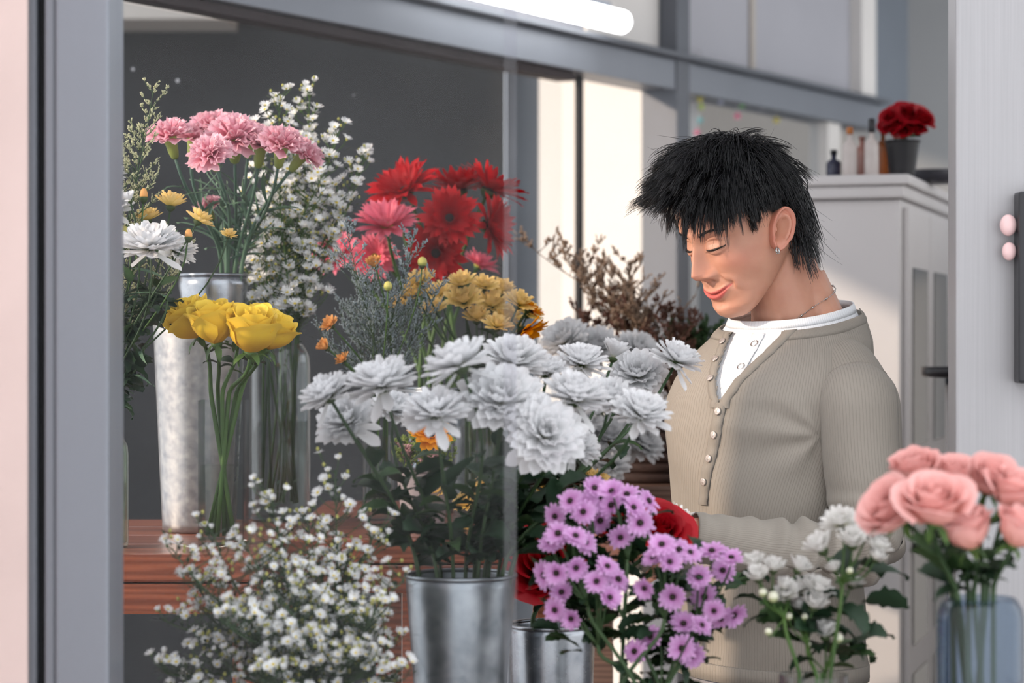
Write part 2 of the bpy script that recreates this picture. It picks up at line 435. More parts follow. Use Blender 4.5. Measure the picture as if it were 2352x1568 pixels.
pe = MB(); pe.box((at(1157, 0, 2.788).x, 2.787, 0.2), (at(1187, 0, 2.788).x, 2.795, 2.98))
M_STRIP = glass_mat('clear_edge_strip', tint=(0.90, 0.90, 0.92), edge=(0.8, 0.82, 0.85), refl=0.3, haze=0.05)
struct('trim_16', pe, M_STRIP, label='clear plastic seal along the glass edge')
# front right: brushed pale panel with a black handle
w = MB(); w.box((at(2195, 0, 3.3).x, 3.3, 0), (1.5, 3.36, 3.0)); struct('wall_right', w, M_BRUSHED, label='brushed pale grey panel at the right edge', bevel=0.004)

# ---------------------------------------------------------------- furniture
def bx(name, lo, hi, m, parent=None, bevel=0.003, M=None, label=None):
    mb = MB(); mb.box(lo, hi, M)
    return part(name, mb.mesh(name, m, False, bevel), parent, label=label)
ZTAB = 1.117
def plank_table(label, x0, x1, y0, y1, ztop, m, legs, planks=4, cat='table', apron=0.043, name='display_table'):
    t = thing(name, label, cat, ((x0 + x1) / 2, (y0 + y1) / 2, 0))
    h = 0.041
    w_ = (y1 - y0) / planks
    for i in range(planks):
        bx('plank', (x0, y0 + i * w_ + 0.0012, ztop - h), (x1, y0 + (i + 1) * w_ - 0.0012, ztop), m, t, 0.004)
    bx('apron', (x0 + 0.004, y0 + 0.006, ztop - h - 0.046), (x1 - 0.004, y0 + 0.030, ztop - h - 0.0015), m, t, 0.003)
    bx('apron', (x0 + 0.004, y1 - 0.030, ztop - h - 0.046), (x1 - 0.004, y1 - 0.006, ztop - h - 0.0015), m, t, 0.003)
    for lx in legs:
        for ly in (y0 + 0.035, y1 - 0.075):
            bx('leg', (lx - 0.02, ly, 0), (lx + 0.02, ly + 0.04, ztop - h - 0.0015), m, t, 0.003)
    return t
TX1 = at(600, 0, 3.45).x
plank_table('orange varnished wooden table under the yellow roses', -0.72, TX1, 3.45, 4.12, ZTAB, M_WOOD, (-0.69, TX1 - 0.025))
plank_table('orange varnished wooden table set back behind the white chrysanthemums', TX1 + 0.004, 0.10, 3.74, 4.60, ZTAB, M_WOOD, (at(893, 0, 3.78).x, 0.06))
plank_table('brown weathered wooden bench behind the man', 0.115, 0.66, 4.50, 4.95, 1.150, M_WOOD2, (0.17, 0.6), name='wooden_bench', cat='bench')
plank_table('low wooden step carrying the front row of vases', -0.54, 0.75, 2.42, 3.34, 0.80, M_WOOD2, (-0.5, 0.7), name='flower_step', cat='shelf')

# ---------------------------------------------------------------- containers
def bucket(name, label, c, r_top, r_bot, z0, z1, m, cat='bucket', bands=(), n=40):
    t = thing(name, label, cat, (c[0], c[1], z0))
    prof = [(0.0, 0.004), (r_bot - 0.002, 0.004), (r_bot, 0.0)]
    prof = [(r_bot * 0.92, 0.0), (r_bot, 0.003)]
    H = z1 - z0
    for k in range(1, 25):
        u = k / 24
        r = r_bot + (r_top - r_bot) * u
        for b in bands:
            r += 0.0016 * math.exp(-((u - b) / 0.008) ** 2)
        prof.append((r, H * u))
    prof += [(r_top - 0.0015, H), (r_top - 0.002, H - 0.004), (r_bot - 0.002, 0.006), (0.0005, 0.006)]
    mb = MB(); mb.lathe(prof, n); part('body', mb.mesh('body', m), t, T((c[0], c[1], z0)))
    rm = MB(); rr = 0.0026
    rm.lathe([(r_top + rr * math.cos(a), H + rr * math.sin(a)) for a in [2 * PI * i / 8 for i in range(8)]], n, closed=True)
    part('rim', rm.mesh('rim', m), t, T((c[0], c[1], z0)))
    return t
def jar(name, label, c, prof, z0, m, water=None, cat='vase', n=36, wm=None, wall=0.0025, square=False):
    """prof: outer (r, h) from the bottom up; water: fill height"""
    t = thing(name, label, cat, (c[0], c[1], z0))
    inn = [(max(0.001, r - wall), max(h, 0.008)) for r, h in prof[::-1]]
    mb = MB(); mb.lathe([(0.0008, 0)] + prof + inn + [(0.0008, 0.008)], n)
    rot = Matrix.Rotation(PI / 4, 4, 'Z') if square else I4
    part('glass', mb.mesh('glass', m, smooth=not square), t, T((c[0], c[1], z0)) @ rot)
    if water:
        rs = [(r - wall - 0.0008, h) for r, h in prof if h < water and h > 0.008]
        hs = [h for _, h in prof]; rv = [r for r, _ in prof]
        rw = float(np.interp(water, hs, rv)) - wall - 0.0008
        wp = [(0.0008, 0.009), (prof[0][0] - wall - 0.002, 0.009)] + rs + [(rw, water), (0.0008, water)]
        wb = MB(); wb.lathe(wp, n); part('water', wb.mesh('water', wm or M_WATER, smooth=not square), t, T((c[0], c[1], z0)) @ rot)
    return t
def top_z(py, Y): return at(0, py, Y).z
def px_x(px, Y): return at(px, 0, Y).x

# tall bright galvanised vase and the darker one behind it
YA = 3.86
bucket('galvanised_vase', 'tall bright galvanised vase behind the yellow roses', (px_x(452, YA), YA), ppx(100, YA), ppx(78, YA), ZTAB, top_z(742, YA), M_ZINC_L, 'vase')
YB = 4.02
bucket('galvanised_vase', 'galvanised vase holding the pink carnations', (px_x(490, YB), YB - 0.0), ppx(78, YB), ppx(52, YB), ZTAB, top_z(632, YB), M_ZINC_D, 'vase', bands=(0.96,))
# glass cylinder with the yellow roses
YR = 3.62
C_ROSE = (px_x(514, YR), YR)
rh = top_z(918, YR) - ZTAB
jar('glass_vase', 'clear straight glass vase holding the yellow roses', C_ROSE, [(ppx(72, YR), 0), (ppx(74, YR), 0.004), (ppx(74, YR), rh)], ZTAB, M_GLASS, top_z(1068, YR) - ZTAB, n=4, square=True)
# big glass jar of the tall asters
YJ = 4.10
C_JAR = (px_x(643, YJ), YJ)
jr = ppx(69, YJ); jh = top_z(790, YJ) - ZTAB
jar('glass_jar', 'large clear glass jar holding the tall white asters', C_JAR, [(jr * .95, 0), (jr, 0.006), (jr, jh * .86), (jr * .97, jh * .93), (jr * .86, jh * .975), (jr * .78, jh * .99), (jr * .76, jh)], ZTAB, M_GLASS, top_z(968, YJ) - ZTAB)
# bottle at far left
YL = 3.56
C_BOT = (px_x(243, YL), YL)
br = ppx(52, YL); bh = top_z(948, YL) - ZTAB; sh = top_z(1030, YL) - ZTAB
jar('glass_bottle', 'narrow necked green glass bottle beside the grey frame', C_BOT, [(br * .95, 0), (br, 0.005), (br, sh - 0.01), (br * .95, sh + 0.005), (br * .72, sh + 0.018), (br * .36, sh + 0.027), (br * .24, sh + 0.036), (br * .2, bh - 0.006), (br * .28, bh - 0.003), (br * .28, bh)], ZTAB, M_BOTTLE, top_z(1110, YL) - ZTAB, cat='bottle')
# front zinc bucket and the smaller one behind the purple flowers
YM = 3.15
C_BKT = (px_x(1058, YM), YM)
ZST = 0.80
bucket('zinc_bucket', 'galvanised bucket holding the front white chrysanthemums', C_BKT, ppx(127, YM), ppx(84, YM), ZST, top_z(1320, YM), M_ZINC, bands=(0.53, 0.56))
YQ = 3.27
C_QB = (px_x(1268, YQ), YQ)
bucket('zinc_bucket', 'smaller smooth zinc bucket behind the purple daisies', C_QB, ppx(100, YQ), ppx(84, YQ), ZST, top_z(1434, YQ), M_ZINC_D, bands=(0.6, 0.64))
# vases of the front row, mostly below the frame
YP = 2.92
C_PUR = (px_x(1470, YP), YP)
jar('glass_vase', 'clear glass vase holding the purple daisies', C_PUR, [(0.045, 0), (0.047, 0.005), (0.05, 0.19)], ZST, M_GLASS, 0.10)
YS = 2.80
C_SPR = (px_x(1868, YS), YS)
jar('glass_vase', 'clear glass vase holding the small white spray mums', C_SPR, [(0.036, 0), (0.038, 0.005), (0.040, 0.235)], ZST, M_GLASS, 0.12)
YN = 2.62
C_PNK = (px_x(2252, YN), YN)
nr, nh = ppx(100, YN), top_z(1372, YN) - ZST
jar('glass_jar', 'blue tinted glass jar holding the pink roses', C_PNK, [(nr * .95, 0), (nr, 0.006), (nr, nh * .93), (nr * .96, nh * .965), (nr * .86, nh * .99), (nr * .8, nh)], ZST, M_BLUEGLASS, nh * .55)
YF = 3.02
C_AST = (px_x(690, YF), YF)
bucket('zinc_bucket', 'low zinc bucket below the front white asters', C_AST, 0.075, 0.06, ZST, 0.962, M_ZINC_D)
# middle table: slim vase, grey pot, vases of gerberas and amber mums
YV = 4.0
C_SLIM = (px_x(868, YV), YV)
jar('glass_vase', 'slim glass vase holding the amber chrysanthemums', C_SLIM, [(ppx(36, YV), 0), (ppx(37, YV), 0.005), (ppx(37, YV), top_z(1000, YV) - ZTAB)], ZTAB, M_GLASS, 0.10)
YG = 3.92
C_POT = (px_x(972, YG), YG)
M_POT = mat('grey_mauve_pot', srgb(150, 142, 146), 0.75, var=0.08, scale=30, bump=0.2, bscale=80)
bucket('flower_pot', 'grey tapered flower pot behind the chrysanthemum stems', C_POT, ppx(62, YG), ppx(48, YG), ZTAB, top_z(1080, YG), M_POT, 'pot')
YE = 4.30
C_GER = (px_x(1010, YE), YE)
bucket('galvanised_vase', 'galvanised vase holding the red gerberas', C_GER, 0.062, 0.048, ZTAB, ZTAB + 0.22, M_ZINC, 'vase')
YY = 4.10
C_YEL = (px_x(1110, YY), YY)
jar('glass_vase', 'wide clear glass vase holding the yellow chrysanthemums', C_YEL, [(0.05, 0), (0.052, 0.005), (0.055, 0.16)], ZTAB, M_GLASS, 0.09)

# ---------------------------------------------------------------- cabinet and things in the background
YC = 5.0
CA = Vector((at(2065, 0, YC).x, YC, 0)); cu = Vector((0.297, 0.955, 0)).normalized(); cv = Vector((-cu.y, cu.x, 0))
CM = Matrix(((cv.x, cu.x, 0, CA.x), (cv.y, cu.y, 0, CA.y), (0, 0, 1, 0), (0, 0, 0, 1)))     # (leftwards, back, z)
def cab(name, lo, hi, m, parent, bevel=0.004):
    mb = MB(); mb.box(lo, hi, CM)
    return part(name, mb.mesh(name, m, False, bevel), parent)
ct = thing('white_cabinet', 'tall white cabinet with glazed side doors behind the man', 'cabinet', CA)
ZC = 1.765
cab('body', (0, 0.012, 0.0), (0.33, 1.1, ZC - 0.05), M_CABINET, ct)
cab('cornice', (-0.012, -0.010, ZC - 0.048), (0.345, 1.12, ZC - 0.022), M_CABINET, ct, 0.006)
cab('top', (-0.024, -0.022, ZC - 0.021), (0.36, 1.14, ZC), M_CABINET, ct, 0.005)
M_CABGLASS = mat('dim_cabinet_glass', srgb(70, 72, 76), 0.12, var=0.35, scale=9)
for k in range(3):
    b0 = 0.05 + k * 0.34
    d = cab('door', (-0.014, b0, 0.06), (-0.001, b0 + 0.33, ZC - 0.065), M_CABINET, ct)
    for (z0, z1) in ((0.15, 0.72), (0.78, 1.16), (1.20, ZC - 0.19)):
        cab('pane', (-0.0165, b0 + 0.05, z0), (-0.0142, b0 + 0.28, z1), M_CABGLASS, d, 0.0)
    kb = MB(); kb.ball((0, 0, 0), 0.012, 10, 8)
    part('knob', kb.mesh('knob', M_BLACK), d, T(CM @ Vector((-0.028, b0 + 0.03, 0.99))))
# hair-height shelf objects on the cabinet top
M_AMBER = glass_mat('amber_bottle_glass', tint=(0.62, 0.34, 0.18), edge=(0.25, 0.1, 0.05))
M_PALEB = mat('pale_bottle_glaze', srgb(214, 204, 200), 0.2, var=0.08, scale=30)
M_ROSEB = mat('rose_bottle_glaze', srgb(168, 120, 110), 0.25, var=0.15, scale=30)
M_DARKB = mat('dark_blue_bottle_glaze', srgb(58, 60, 82), 0.25, var=0.15, scale=30)
M_CORK = mat('orange_cork', srgb(190, 120, 70), 0.8, var=0.2, scale=80)
def small_bottle(px, Y, w_, top, body_top, m, cap_m, label):
    x = px_x(px, Y); z1 = top_z(top, Y); zb = top_z(body_top, Y)
    t = thing('small_bottle', label, 'bottle', (x, Y, ZC), 'bottles on the white cabinet')
    r = ppx(w_ / 2, Y); H = zb - ZC
    mb = MB(); mb.lathe([(r * .9, 0.0), (r, .004), (r, H * .8), (r * .8, H * .92), (r * .38, H), (r * .34, H + 0.012), (0.0005, H + 0.012)], 20)
    part('body', mb.mesh('body', m), t, T((x, Y, ZC)))
    cb = MB(); cb.lathe([(r * .42, H + 0.0125), (r * .46, H + 0.02), (r * .46, z1 - ZC - 0.003), (r * .36, z1 - ZC)], 14)
    part('stopper', cb.mesh('stopper', cap_m), t, T((x, Y, ZC)))
small_bottle(1952, 5.06, 34, 292, 322, M_PALEB, M_CORK, 'pale bottle with an orange stopper on the cabinet')
small_bottle(2002, 5.05, 34, 272, 318, M_PALEB, M_BLACK, 'pale bottle with a black stopper on the cabinet')
small_bottle(1980, 5.14, 34, 318, 335, M_ROSEB, M_ROSEB, 'short rose brown bottle between the pale bottles')
small_bottle(2028, 5.12, 30, 300, 322, M_AMBER, M_BLACK, 'dark amber bottle beside the potted red roses')
small_bottle(1915, 5.12, 34, 352, 366, M_DARKB, M_BLACK, 'squat dark blue bottle at the left of the cabinet top')
M_TRAY = mat('dark_tray', srgb(70, 70, 78), 0.4, var=0.1)
tr = MB(); tr.lathe([(0.03, 0.0), (0.05, 0.004), (0.075, 0.028), (0.072, 0.029), (0.048, 0.007), (0.0005, 0.006)], 24)
tag(part('shallow_bowl', tr.mesh('shallow_bowl', M_TRAY), None, T((px_x(2148, 5.3), 5.3, ZC))), 'dark shallow bowl at the right of the cabinet top', 'bowl')
# round dark pedestal table seen past the cabinet
pt = thing('pedestal_table', 'dark round pedestal table beside the cabinet', 'table', (px_x(2185, 4.75), 4.75, 0))
zt = top_z(842, 4.75)
mb = MB(); mb.lathe([(0.02, zt - 0.022), (0.055, zt - 0.02), (0.06, zt - 0.014), (0.06, zt)], 28); part('top', mb.mesh('top', M_BLACK), pt, T((px_x(2185, 4.75), 4.75, 0)))
mb = MB(); mb.lathe([(0.012, 0.02), (0.012, zt - 0.02)], 14); part('pole', mb.mesh('pole', M_ALU_D), pt, T((px_x(2185, 4.75), 4.75, 0)))
mb = MB(); mb.lathe([(0.05, 0.0), (0.05, 0.012), (0.012, 0.022)], 24); part('base', mb.mesh('base', M_BLACK), pt, T((px_x(2185, 4.75), 4.75, 0)))
# black handle plate and pink reflections built as beads at the right edge
hp = thing('door_handle', 'black door handle plate at the right edge', 'handle', at(2352, 880, 3.27))
bx('plate', (at(2338, 0, 3.27).x, 3.262, top_z(880, 3.27)), (at(2430, 0, 3.27).x, 3.299, top_z(440, 3.27)), M_BLACK, hp, 0.004)
M_PINK_REFL = mat('pink_reflection_bead', srgb(232, 196, 196), 0.25, var=0.06, scale=40)
for (px, py, rx, lb) in ((2316, 517, 20, 'upper pink reflection by the black handle, built as a bead'), (2318, 577, 17, 'lower pink reflection by the black handle, built as a bead')):
    kb = thing('pink_reflection', lb, 'ornament', at(px, py, 3.299), 'pink reflections by the handle')
    mb = MB(); mb.ball((0, 0, 0), ppx(rx, 3.28), 14, 10, sc=(1, 0.6, 1.25)); part('bead', mb.mesh('bead', M_PINK_REFL), kb, T(at(px, py, 3.28)))
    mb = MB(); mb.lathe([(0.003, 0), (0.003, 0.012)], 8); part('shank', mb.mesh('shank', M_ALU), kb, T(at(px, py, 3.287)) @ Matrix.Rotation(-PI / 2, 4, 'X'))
# lamp reflection in the transom glass, built as a glowing tube with mount
M_LAMP_REFL = emit_mat('lamp_reflection_glow', (1.0, 1.0, 1.0), 5.0)
la = thing('lamp_reflection', 'glowing white tube standing in for a lamp reflection above the header beam', 'lamp', FAC @ Vector((fac_s(1200), 0.1, 2.25)))
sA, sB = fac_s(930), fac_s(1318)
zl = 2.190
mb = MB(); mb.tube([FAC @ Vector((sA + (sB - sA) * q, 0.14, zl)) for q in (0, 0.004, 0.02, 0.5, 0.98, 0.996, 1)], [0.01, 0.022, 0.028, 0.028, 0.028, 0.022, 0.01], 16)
part('tube', mb.mesh('tube', M_LAMP_REFL), la)
mb = MB(); mb.box((sA + 0.02, 0.003, zl + 0.02), (sB - 0.02, 0.115, zl + 0.05), FAC); mb.f = [f[::-1] for f in mb.f]
part('mount', mb.mesh('mount', M_ALU, False, 0.002), la)
# hanging paper stars in front of the back window
STARC = [((1603, 205), (214, 120, 180)), ((1607, 228), (214, 206, 110)), ((1610, 245), (190, 214, 110)), ((1655, 232), (190, 196, 220)), ((1704, 240), (140, 206, 130)),
         ((1694, 266), (236, 140, 170)), ((1793, 238), (170, 168, 220)), ((1750, 247), (190, 190, 200)), ((1783, 276), (222, 210, 120)), ((1608, 276), (130, 190, 200)), ((1601, 304), (236, 150, 180)), ((1552, 308), (226, 170, 150))]
STARN = ['magenta', 'mustard', 'lime', 'pale blue', 'green', 'rose pink', 'lilac', 'pale grey', 'lemon yellow', 'turquoise', 'light pink', 'peach']
for k, ((px, py), c) in enumerate(STARC):
    p = FAC @ Vector((fac_s(px), 0.10, 0)); Yk = p.y; p = at(px, py, Yk)
    st = thing('paper_star', STARN[k] + ' paper star hanging by the back window', 'ornament', p, 'hanging paper stars')
    m_ = mat('star_paper_' + str(k), srgb(*c), 0.7, var=0.06)
    mb = MB(); r = ppx(11, Yk)
    vs = [(0, -0.004, 0), (0, 0.004, 0)] + [((r if i % 2 == 0 else r * .5) * math.sin(i * PI / 5), 0, (r if i % 2 == 0 else r * .5) * math.cos(i * PI / 5)) for i in range(10)]
    fs = [(0, 2 + i, 2 + (i + 1) % 10) for i in range(10)] + [(1, 2 + (i + 1) % 10, 2 + i) for i in range(10)]
    mb.add(vs, fs); part('star', mb.mesh('star', m_, False), st, T(p))
    mb = MB(); mb.tube([p + Vector((0, 0, r)), Vector((p.x, p.y, 2.20))], 0.0006, 4); part('thread', mb.mesh('thread', M_PAPER), st)

# ---------------------------------------------------------------- flower building blocks
SHAPES = {
    'strap': ([0, .3, .7, .88, 1], [.45, .75, 1, .92, .50]),
    'gerb': ([0, .2, .6, .88, 1], [.35, .7, 1, .7, .12]),
    'carn': ([0, .35, .75, 1], [.12, .45, .95, 1.0]),
    'sun': ([0, .3, .65, .9, 1], [.5, .85, 1, .6, .08]),
    'leaf': ([0, .12, .4, .75, .92, 1], [.05, .5, 1, .65, .28, .02]),
    'mumleaf': ([0, .1, .22, .34, .46, .56, .68, .78, .9, 1], [.08, .16, .75, .5, 1.0, .6, .85, .45, .45, .03]),
}
def petal(mb, L, W, shape='strap', nr=5, nc=2, a0=0.0, curl=0.0, cup=0.25, ruf=0.0, jag=0.0, twist=0.0, r0=0.0, M=None, rng=RNG, mi=0, tr=(0, 1)):
    """petal along +X from the origin, face up +Z"""
    xs, ws = SHAPES[shape]
    vs, fs, ts = [], [], []
    x, z = r0, 0.0
    ph = rng.random() * 6
    for i in range(nr + 1):
        t = i / nr
        a = a0 + curl * t
        if i: x += math.cos(a) * L / nr; z += math.sin(a) * L / nr
        hw = W / 2 * float(np.interp(t, xs, ws))
        tw = twist * t
        for j in range(nc + 1):
            v = -1 + 2 * j / nc
            y = v * hw
            up = cup * hw * v * v + (ruf * W * math.sin(ph + v * 5.2 + t * 2) * t * t if ruf else 0)
            dx = 0
            if jag and i == nr: dx = jag * L * ((-1) ** j) * 0.5 + jag * L * (rng.random() - .5)
            if i == nr and not jag: dx = -0.07 * L * v * v
            vs.append((x + dx - math.sin(a) * up, y * math.cos(tw), z + math.cos(a) * up + y * math.sin(tw)))
            ts.append(tr[0] + (tr[1] - tr[0]) * max(t, 0.02))
    n = nc + 1
    for i in range(nr):
        for j in range(nc):
            fs.append((i * n + j, (i + 1) * n + j, (i + 1) * n + j + 1, i * n + j + 1))
    mb.add(vs, fs, ts, mi, M)

def ring_petals(mb, n, L, W, elev, r0=0.0, z=0.0, jit=0.12, **kw):
    for k in range(n):
        a = 2 * PI * (k + RNG.uniform(-.3, .3)) / n
        e = elev + RNG.uniform(-jit, jit)
        s = RNG.uniform(.88, 1.08)
        petal(mb, L * s, W * s, a0=e, r0=r0, M=T((0, 0, z)) @ Matrix.Rotation(a, 4, 'Z') @ Matrix.Rotation(RNG.uniform(-.15, .15), 4, 'X'), **kw)

class Head:
    """a bloom made once: list of (name, mesh, local matrix, kind)"""
    def __init__(self): self.items = []
    def put(self, parent, M):
        for (nm, me, lm, kind) in self.items:
            part(nm, me, parent, M @ lm, kind)

def petal_variants(name, m, n, **kw):
    out = []
    for k in range(n):
        mb = MB(); k2 = dict(kw)
        k2['curl'] = kw.get('curl', 0) + RNG.uniform(-.18, .18)
        k2['twist'] = RNG.uniform(-.3, .3)
        petal(mb, **k2); out.append(mb.mesh(name, m))
    return out

GREEN = petal_mat('green_leaf', [(0, srgb(44, 66, 40)), (1, srgb(62, 88, 52))], 0.45, 0.18, 0.25)
GREEN_D = petal_mat('dark_green_leaf', [(0, srgb(30, 48, 34)), (1, srgb(42, 66, 46))], 0.45, 0.15, 0.25)
STEM = petal_mat('green_stem', [(0, srgb(58, 88, 42)), (1, srgb(84, 112, 58))], 0.5, 0.05, 0.15)
STEM_D = petal_mat('dark_green_stem', [(0, srgb(48, 70, 44)), (1, srgb(70, 92, 60))], 0.5, 0.05, 0.2)
STEM_B = petal_mat('blue_green_stem', [(0, srgb(70, 96, 84)), (1, srgb(96, 122, 96))], 0.5, 0.05, 0.2)
CALYX_Y = petal_mat('yellow_green_calyx', [(0, srgb(110, 124, 62)), (1, srgb(158, 166, 84))], 0.45, 0.1, 0.1)
CALYX_D = petal_mat('dark_calyx', [(0, srgb(40, 52, 30)), (1, srgb(66, 84, 46))], 0.6, 0.05, 0.2)
WHITE = petal_mat('white_mum_petal', [(0, srgb(232, 234, 206)), (0.25, srgb(240, 241, 242)), (1, srgb(248, 248, 250))], 0.5, 0.42, 0.03)
WHITE_S = petal_mat('white_spray_petal', [(0, srgb(228, 226, 190)), (0.3, srgb(242, 240, 234)), (1, srgb(246, 244, 242))], 0.5, 0.28, 0.03)
CARN = petal_mat('pink_carnation_petal', [(0, srgb(230, 124, 148)), (0.6, srgb(246, 170, 188)), (1, srgb(252, 206, 216))], 0.55, 0.35, 0.07)
YROSE = petal_mat('yellow_rose_petal', [(0, srgb(230, 172, 44)), (0.6, srgb(248, 208, 60)), (1, srgb(252, 220, 84))], 0.5, 0.22, 0.10)
PROSE = petal_mat('pink_rose_petal', [(0, srgb(244, 172, 154)), (0.6, srgb(248, 186, 178)), (1, srgb(250, 196, 192))], 0.5, 0.30, 0.06)
RROSE = petal_mat('red_rose_petal', [(0, srgb(110, 6, 16)), (0.6, srgb(160, 8, 26)), (1, srgb(176, 12, 30))], 0.5, 0.18, 0.12)
GERB_R = petal_mat('red_gerbera_petal', [(0, srgb(150, 6, 20)), (1, srgb(206, 16, 28))], 0.45, 0.30, 0.10)
GERB_P = petal_mat('pink_gerbera_petal', [(0, srgb(232, 90, 120)), (1, srgb(250, 140, 160))], 0.45, 0.35, 0.08)
AMBER = petal_mat('amber_mum_petal', [(0, srgb(240, 212, 100)), (0.5, srgb(250, 222, 140)), (1, srgb(252, 218, 150))], 0.5, 0.30, 0.10)
ORANGE = petal_mat('orange_mum_petal', [(0, srgb(220, 160, 76)), (1, srgb(238, 178, 112))], 0.5, 0.30, 0.12)
SUNP = petal_mat('sunflower_petal', [(0, srgb(240, 140, 10)), (1, srgb(252, 176, 16))], 0.5, 0.35, 0.08)
DISC_D = mat('dark_flower_disc', srgb(38, 18, 20), 0.8, var=0.4, scale=400, bump=0.8, bscale=600)
DISC_Y = mat('yellow_green_disc', srgb(196, 190, 84), 0.8, var=0.2, scale=400, bump=0.8, bscale=600)
ASTER = petal_mat('aster_bloom', [(0, srgb(226, 196, 60)), (0.16, srgb(230, 206, 90)), (0.2, srgb(240, 240, 236)), (1, srgb(248, 248, 250))], 0.5, 0.25, 0.04)
PURPLE = petal_mat('purple_daisy_petal', [(0, srgb(176, 100, 164)), (0.35, srgb(206, 142, 202)), (1, srgb(222, 176, 224))], 0.5, 0.28, 0.10)
LAVEN = petal_mat('grey_lavender_floret', [(0, srgb(92, 112, 108)), (1, srgb(158, 170, 178))], 0.6, 0.2, 0.2)
CASPIA = petal_mat('cream_caspia_floret', [(0, srgb(150, 158, 110)), (1, srgb(206, 204, 170))], 0.6, 0.2, 0.2)
DRIED = petal_mat('dried_beige_floret', [(0, srgb(120, 92, 76)), (1, srgb(176, 152, 132))], 0.7, 0.15, 0.3)
DRIED_D = petal_mat('dried_brown_floret', [(0, srgb(70, 44, 38)), (1, srgb(120, 84, 72))], 0.7, 0.1, 0.3)
DSTEM = petal_mat('dried_stem', [(0, srgb(84, 66, 52)), (1, srgb(120, 98, 78))], 0.7, 0.0, 0.2)

def calyx_mesh(r, h, m, sep=8, name='calyx'):
    mb = MB(); mb.lathe([(0.0026, -h), (r * .55, -h * .8), (r * .95, -h * .35), (r, 0.0), (r * .5, 0.002), (0.0003, 0.003)], 12)
    mb.t = [0.3 + .5 * x for x in mb.t]
    return mb.mesh(name, m)

# --- chrysanthemum (unit: metres for a 10 cm bloom)
def make_mum(m, seed, droop=0.0, open_=1.0, wid=1.0):
    RNG.seed(seed)
    h = Head()
    var = petal_variants('petal', m, 3, L=.046, W=.0158 * wid, shape='strap', nr=5, nc=2, a0=0.0, curl=.30, cup=.35, r0=.004)
    n = 24
    for k in range(n):
        a = 2 * PI * (k + RNG.uniform(-.3, .3)) / n
        e = R(2) - droop * RNG.random() + RNG.uniform(-.14, .14) + (1 - open_) * 1.0
        if RNG.random() < .10: e -= .7
        h.items.append(('petal', var[k % 3], Matrix.Rotation(a, 4, 'Z') @ Matrix.Rotation(-e, 4, 'Y') @ Matrix.Scale(RNG.uniform(.9, 1.08), 4), None))
    mb = MB()
    ex = (1 - open_) * .7
    ring_petals(mb, 24, .045, .0140 * wid, R(13) + ex, .003, .002, shape='strap', curl=.22, cup=.35, nr=4)
    ring_petals(mb, 22, .042, .0130 * wid, R(26) + ex, .003, .003, shape='strap', curl=.22, cup=.35, nr=4)
    ring_petals(mb, 20, .037, .0120 * wid, R(40) + ex, .002, .004, shape='strap', curl=.3, cup=.35, nr=4)
    ring_petals(mb, 14, .028, .0100 * wid, R(58), .001, .005, shape='strap', curl=.35, cup=.35, nr=3)
    ring_petals(mb, 8, .018, .0080 * wid, R(76), .001, .005, shape='strap', curl=.3, cup=.3, nr=3)
    h.items.append(('inner_petals', mb.mesh('inner_petals', m), I4, 'stuff'))
    h.items.append(('calyx', calyx_mesh(.0115, .011, CALYX_D), I4, None))
    return h
MUM = [make_mum(WHITE, 11), make_mum(WHITE, 12, .25), make_mum(WHITE, 13, .12, 1.0, 1.15)]
MUM_HALF = make_mum(WHITE, 14, 0, .25)
def make_small_mum(m, seed, open_=1.0, n=16):
    RNG.seed(seed)
    h = Head()
    mb = MB(); ring_petals(mb, n, .046, .016, R(8) + (1 - open_) * .9, .004, 0, shape='strap', curl=.25, cup=.35, nr=3)
    h.items.append(('petals', mb.mesh('petals', m), I4, 'stuff'))
    mb = MB()
    ring_petals(mb, 14, .042, .015, R(28) + (1 - open_) * .6, .003, .003, shape='strap', curl=.4, cup=.4, nr=3)
    ring_petals(mb, 11, .034, .014, R(50), .002, .004, shape='strap', curl=.4, cup=.4, nr=3)
    ring_petals(mb, 8, .022, .012, R(70), .002, .005, shape='strap', curl=.4, cup=.4, nr=3)
    h.items.append(('inner_petals', mb.mesh('inner_petals', m), I4, 'stuff'))
    h.items.append(('calyx', calyx_mesh(.013, .014, CALYX_D), I4, None))
    return h
SMUM_W = [make_small_mum(WHITE_S, 21), make_small_mum(WHITE_S, 22, .45), make_small_mum(WHITE_S, 23, .75)]
SMUM_A = [make_small_mum(AMBER, 24), make_small_mum(AMBER, 25, .8)]
SMUM_O = [make_small_mum(ORANGE, 26, .8), make_small_mum(ORANGE, 27, .3)]

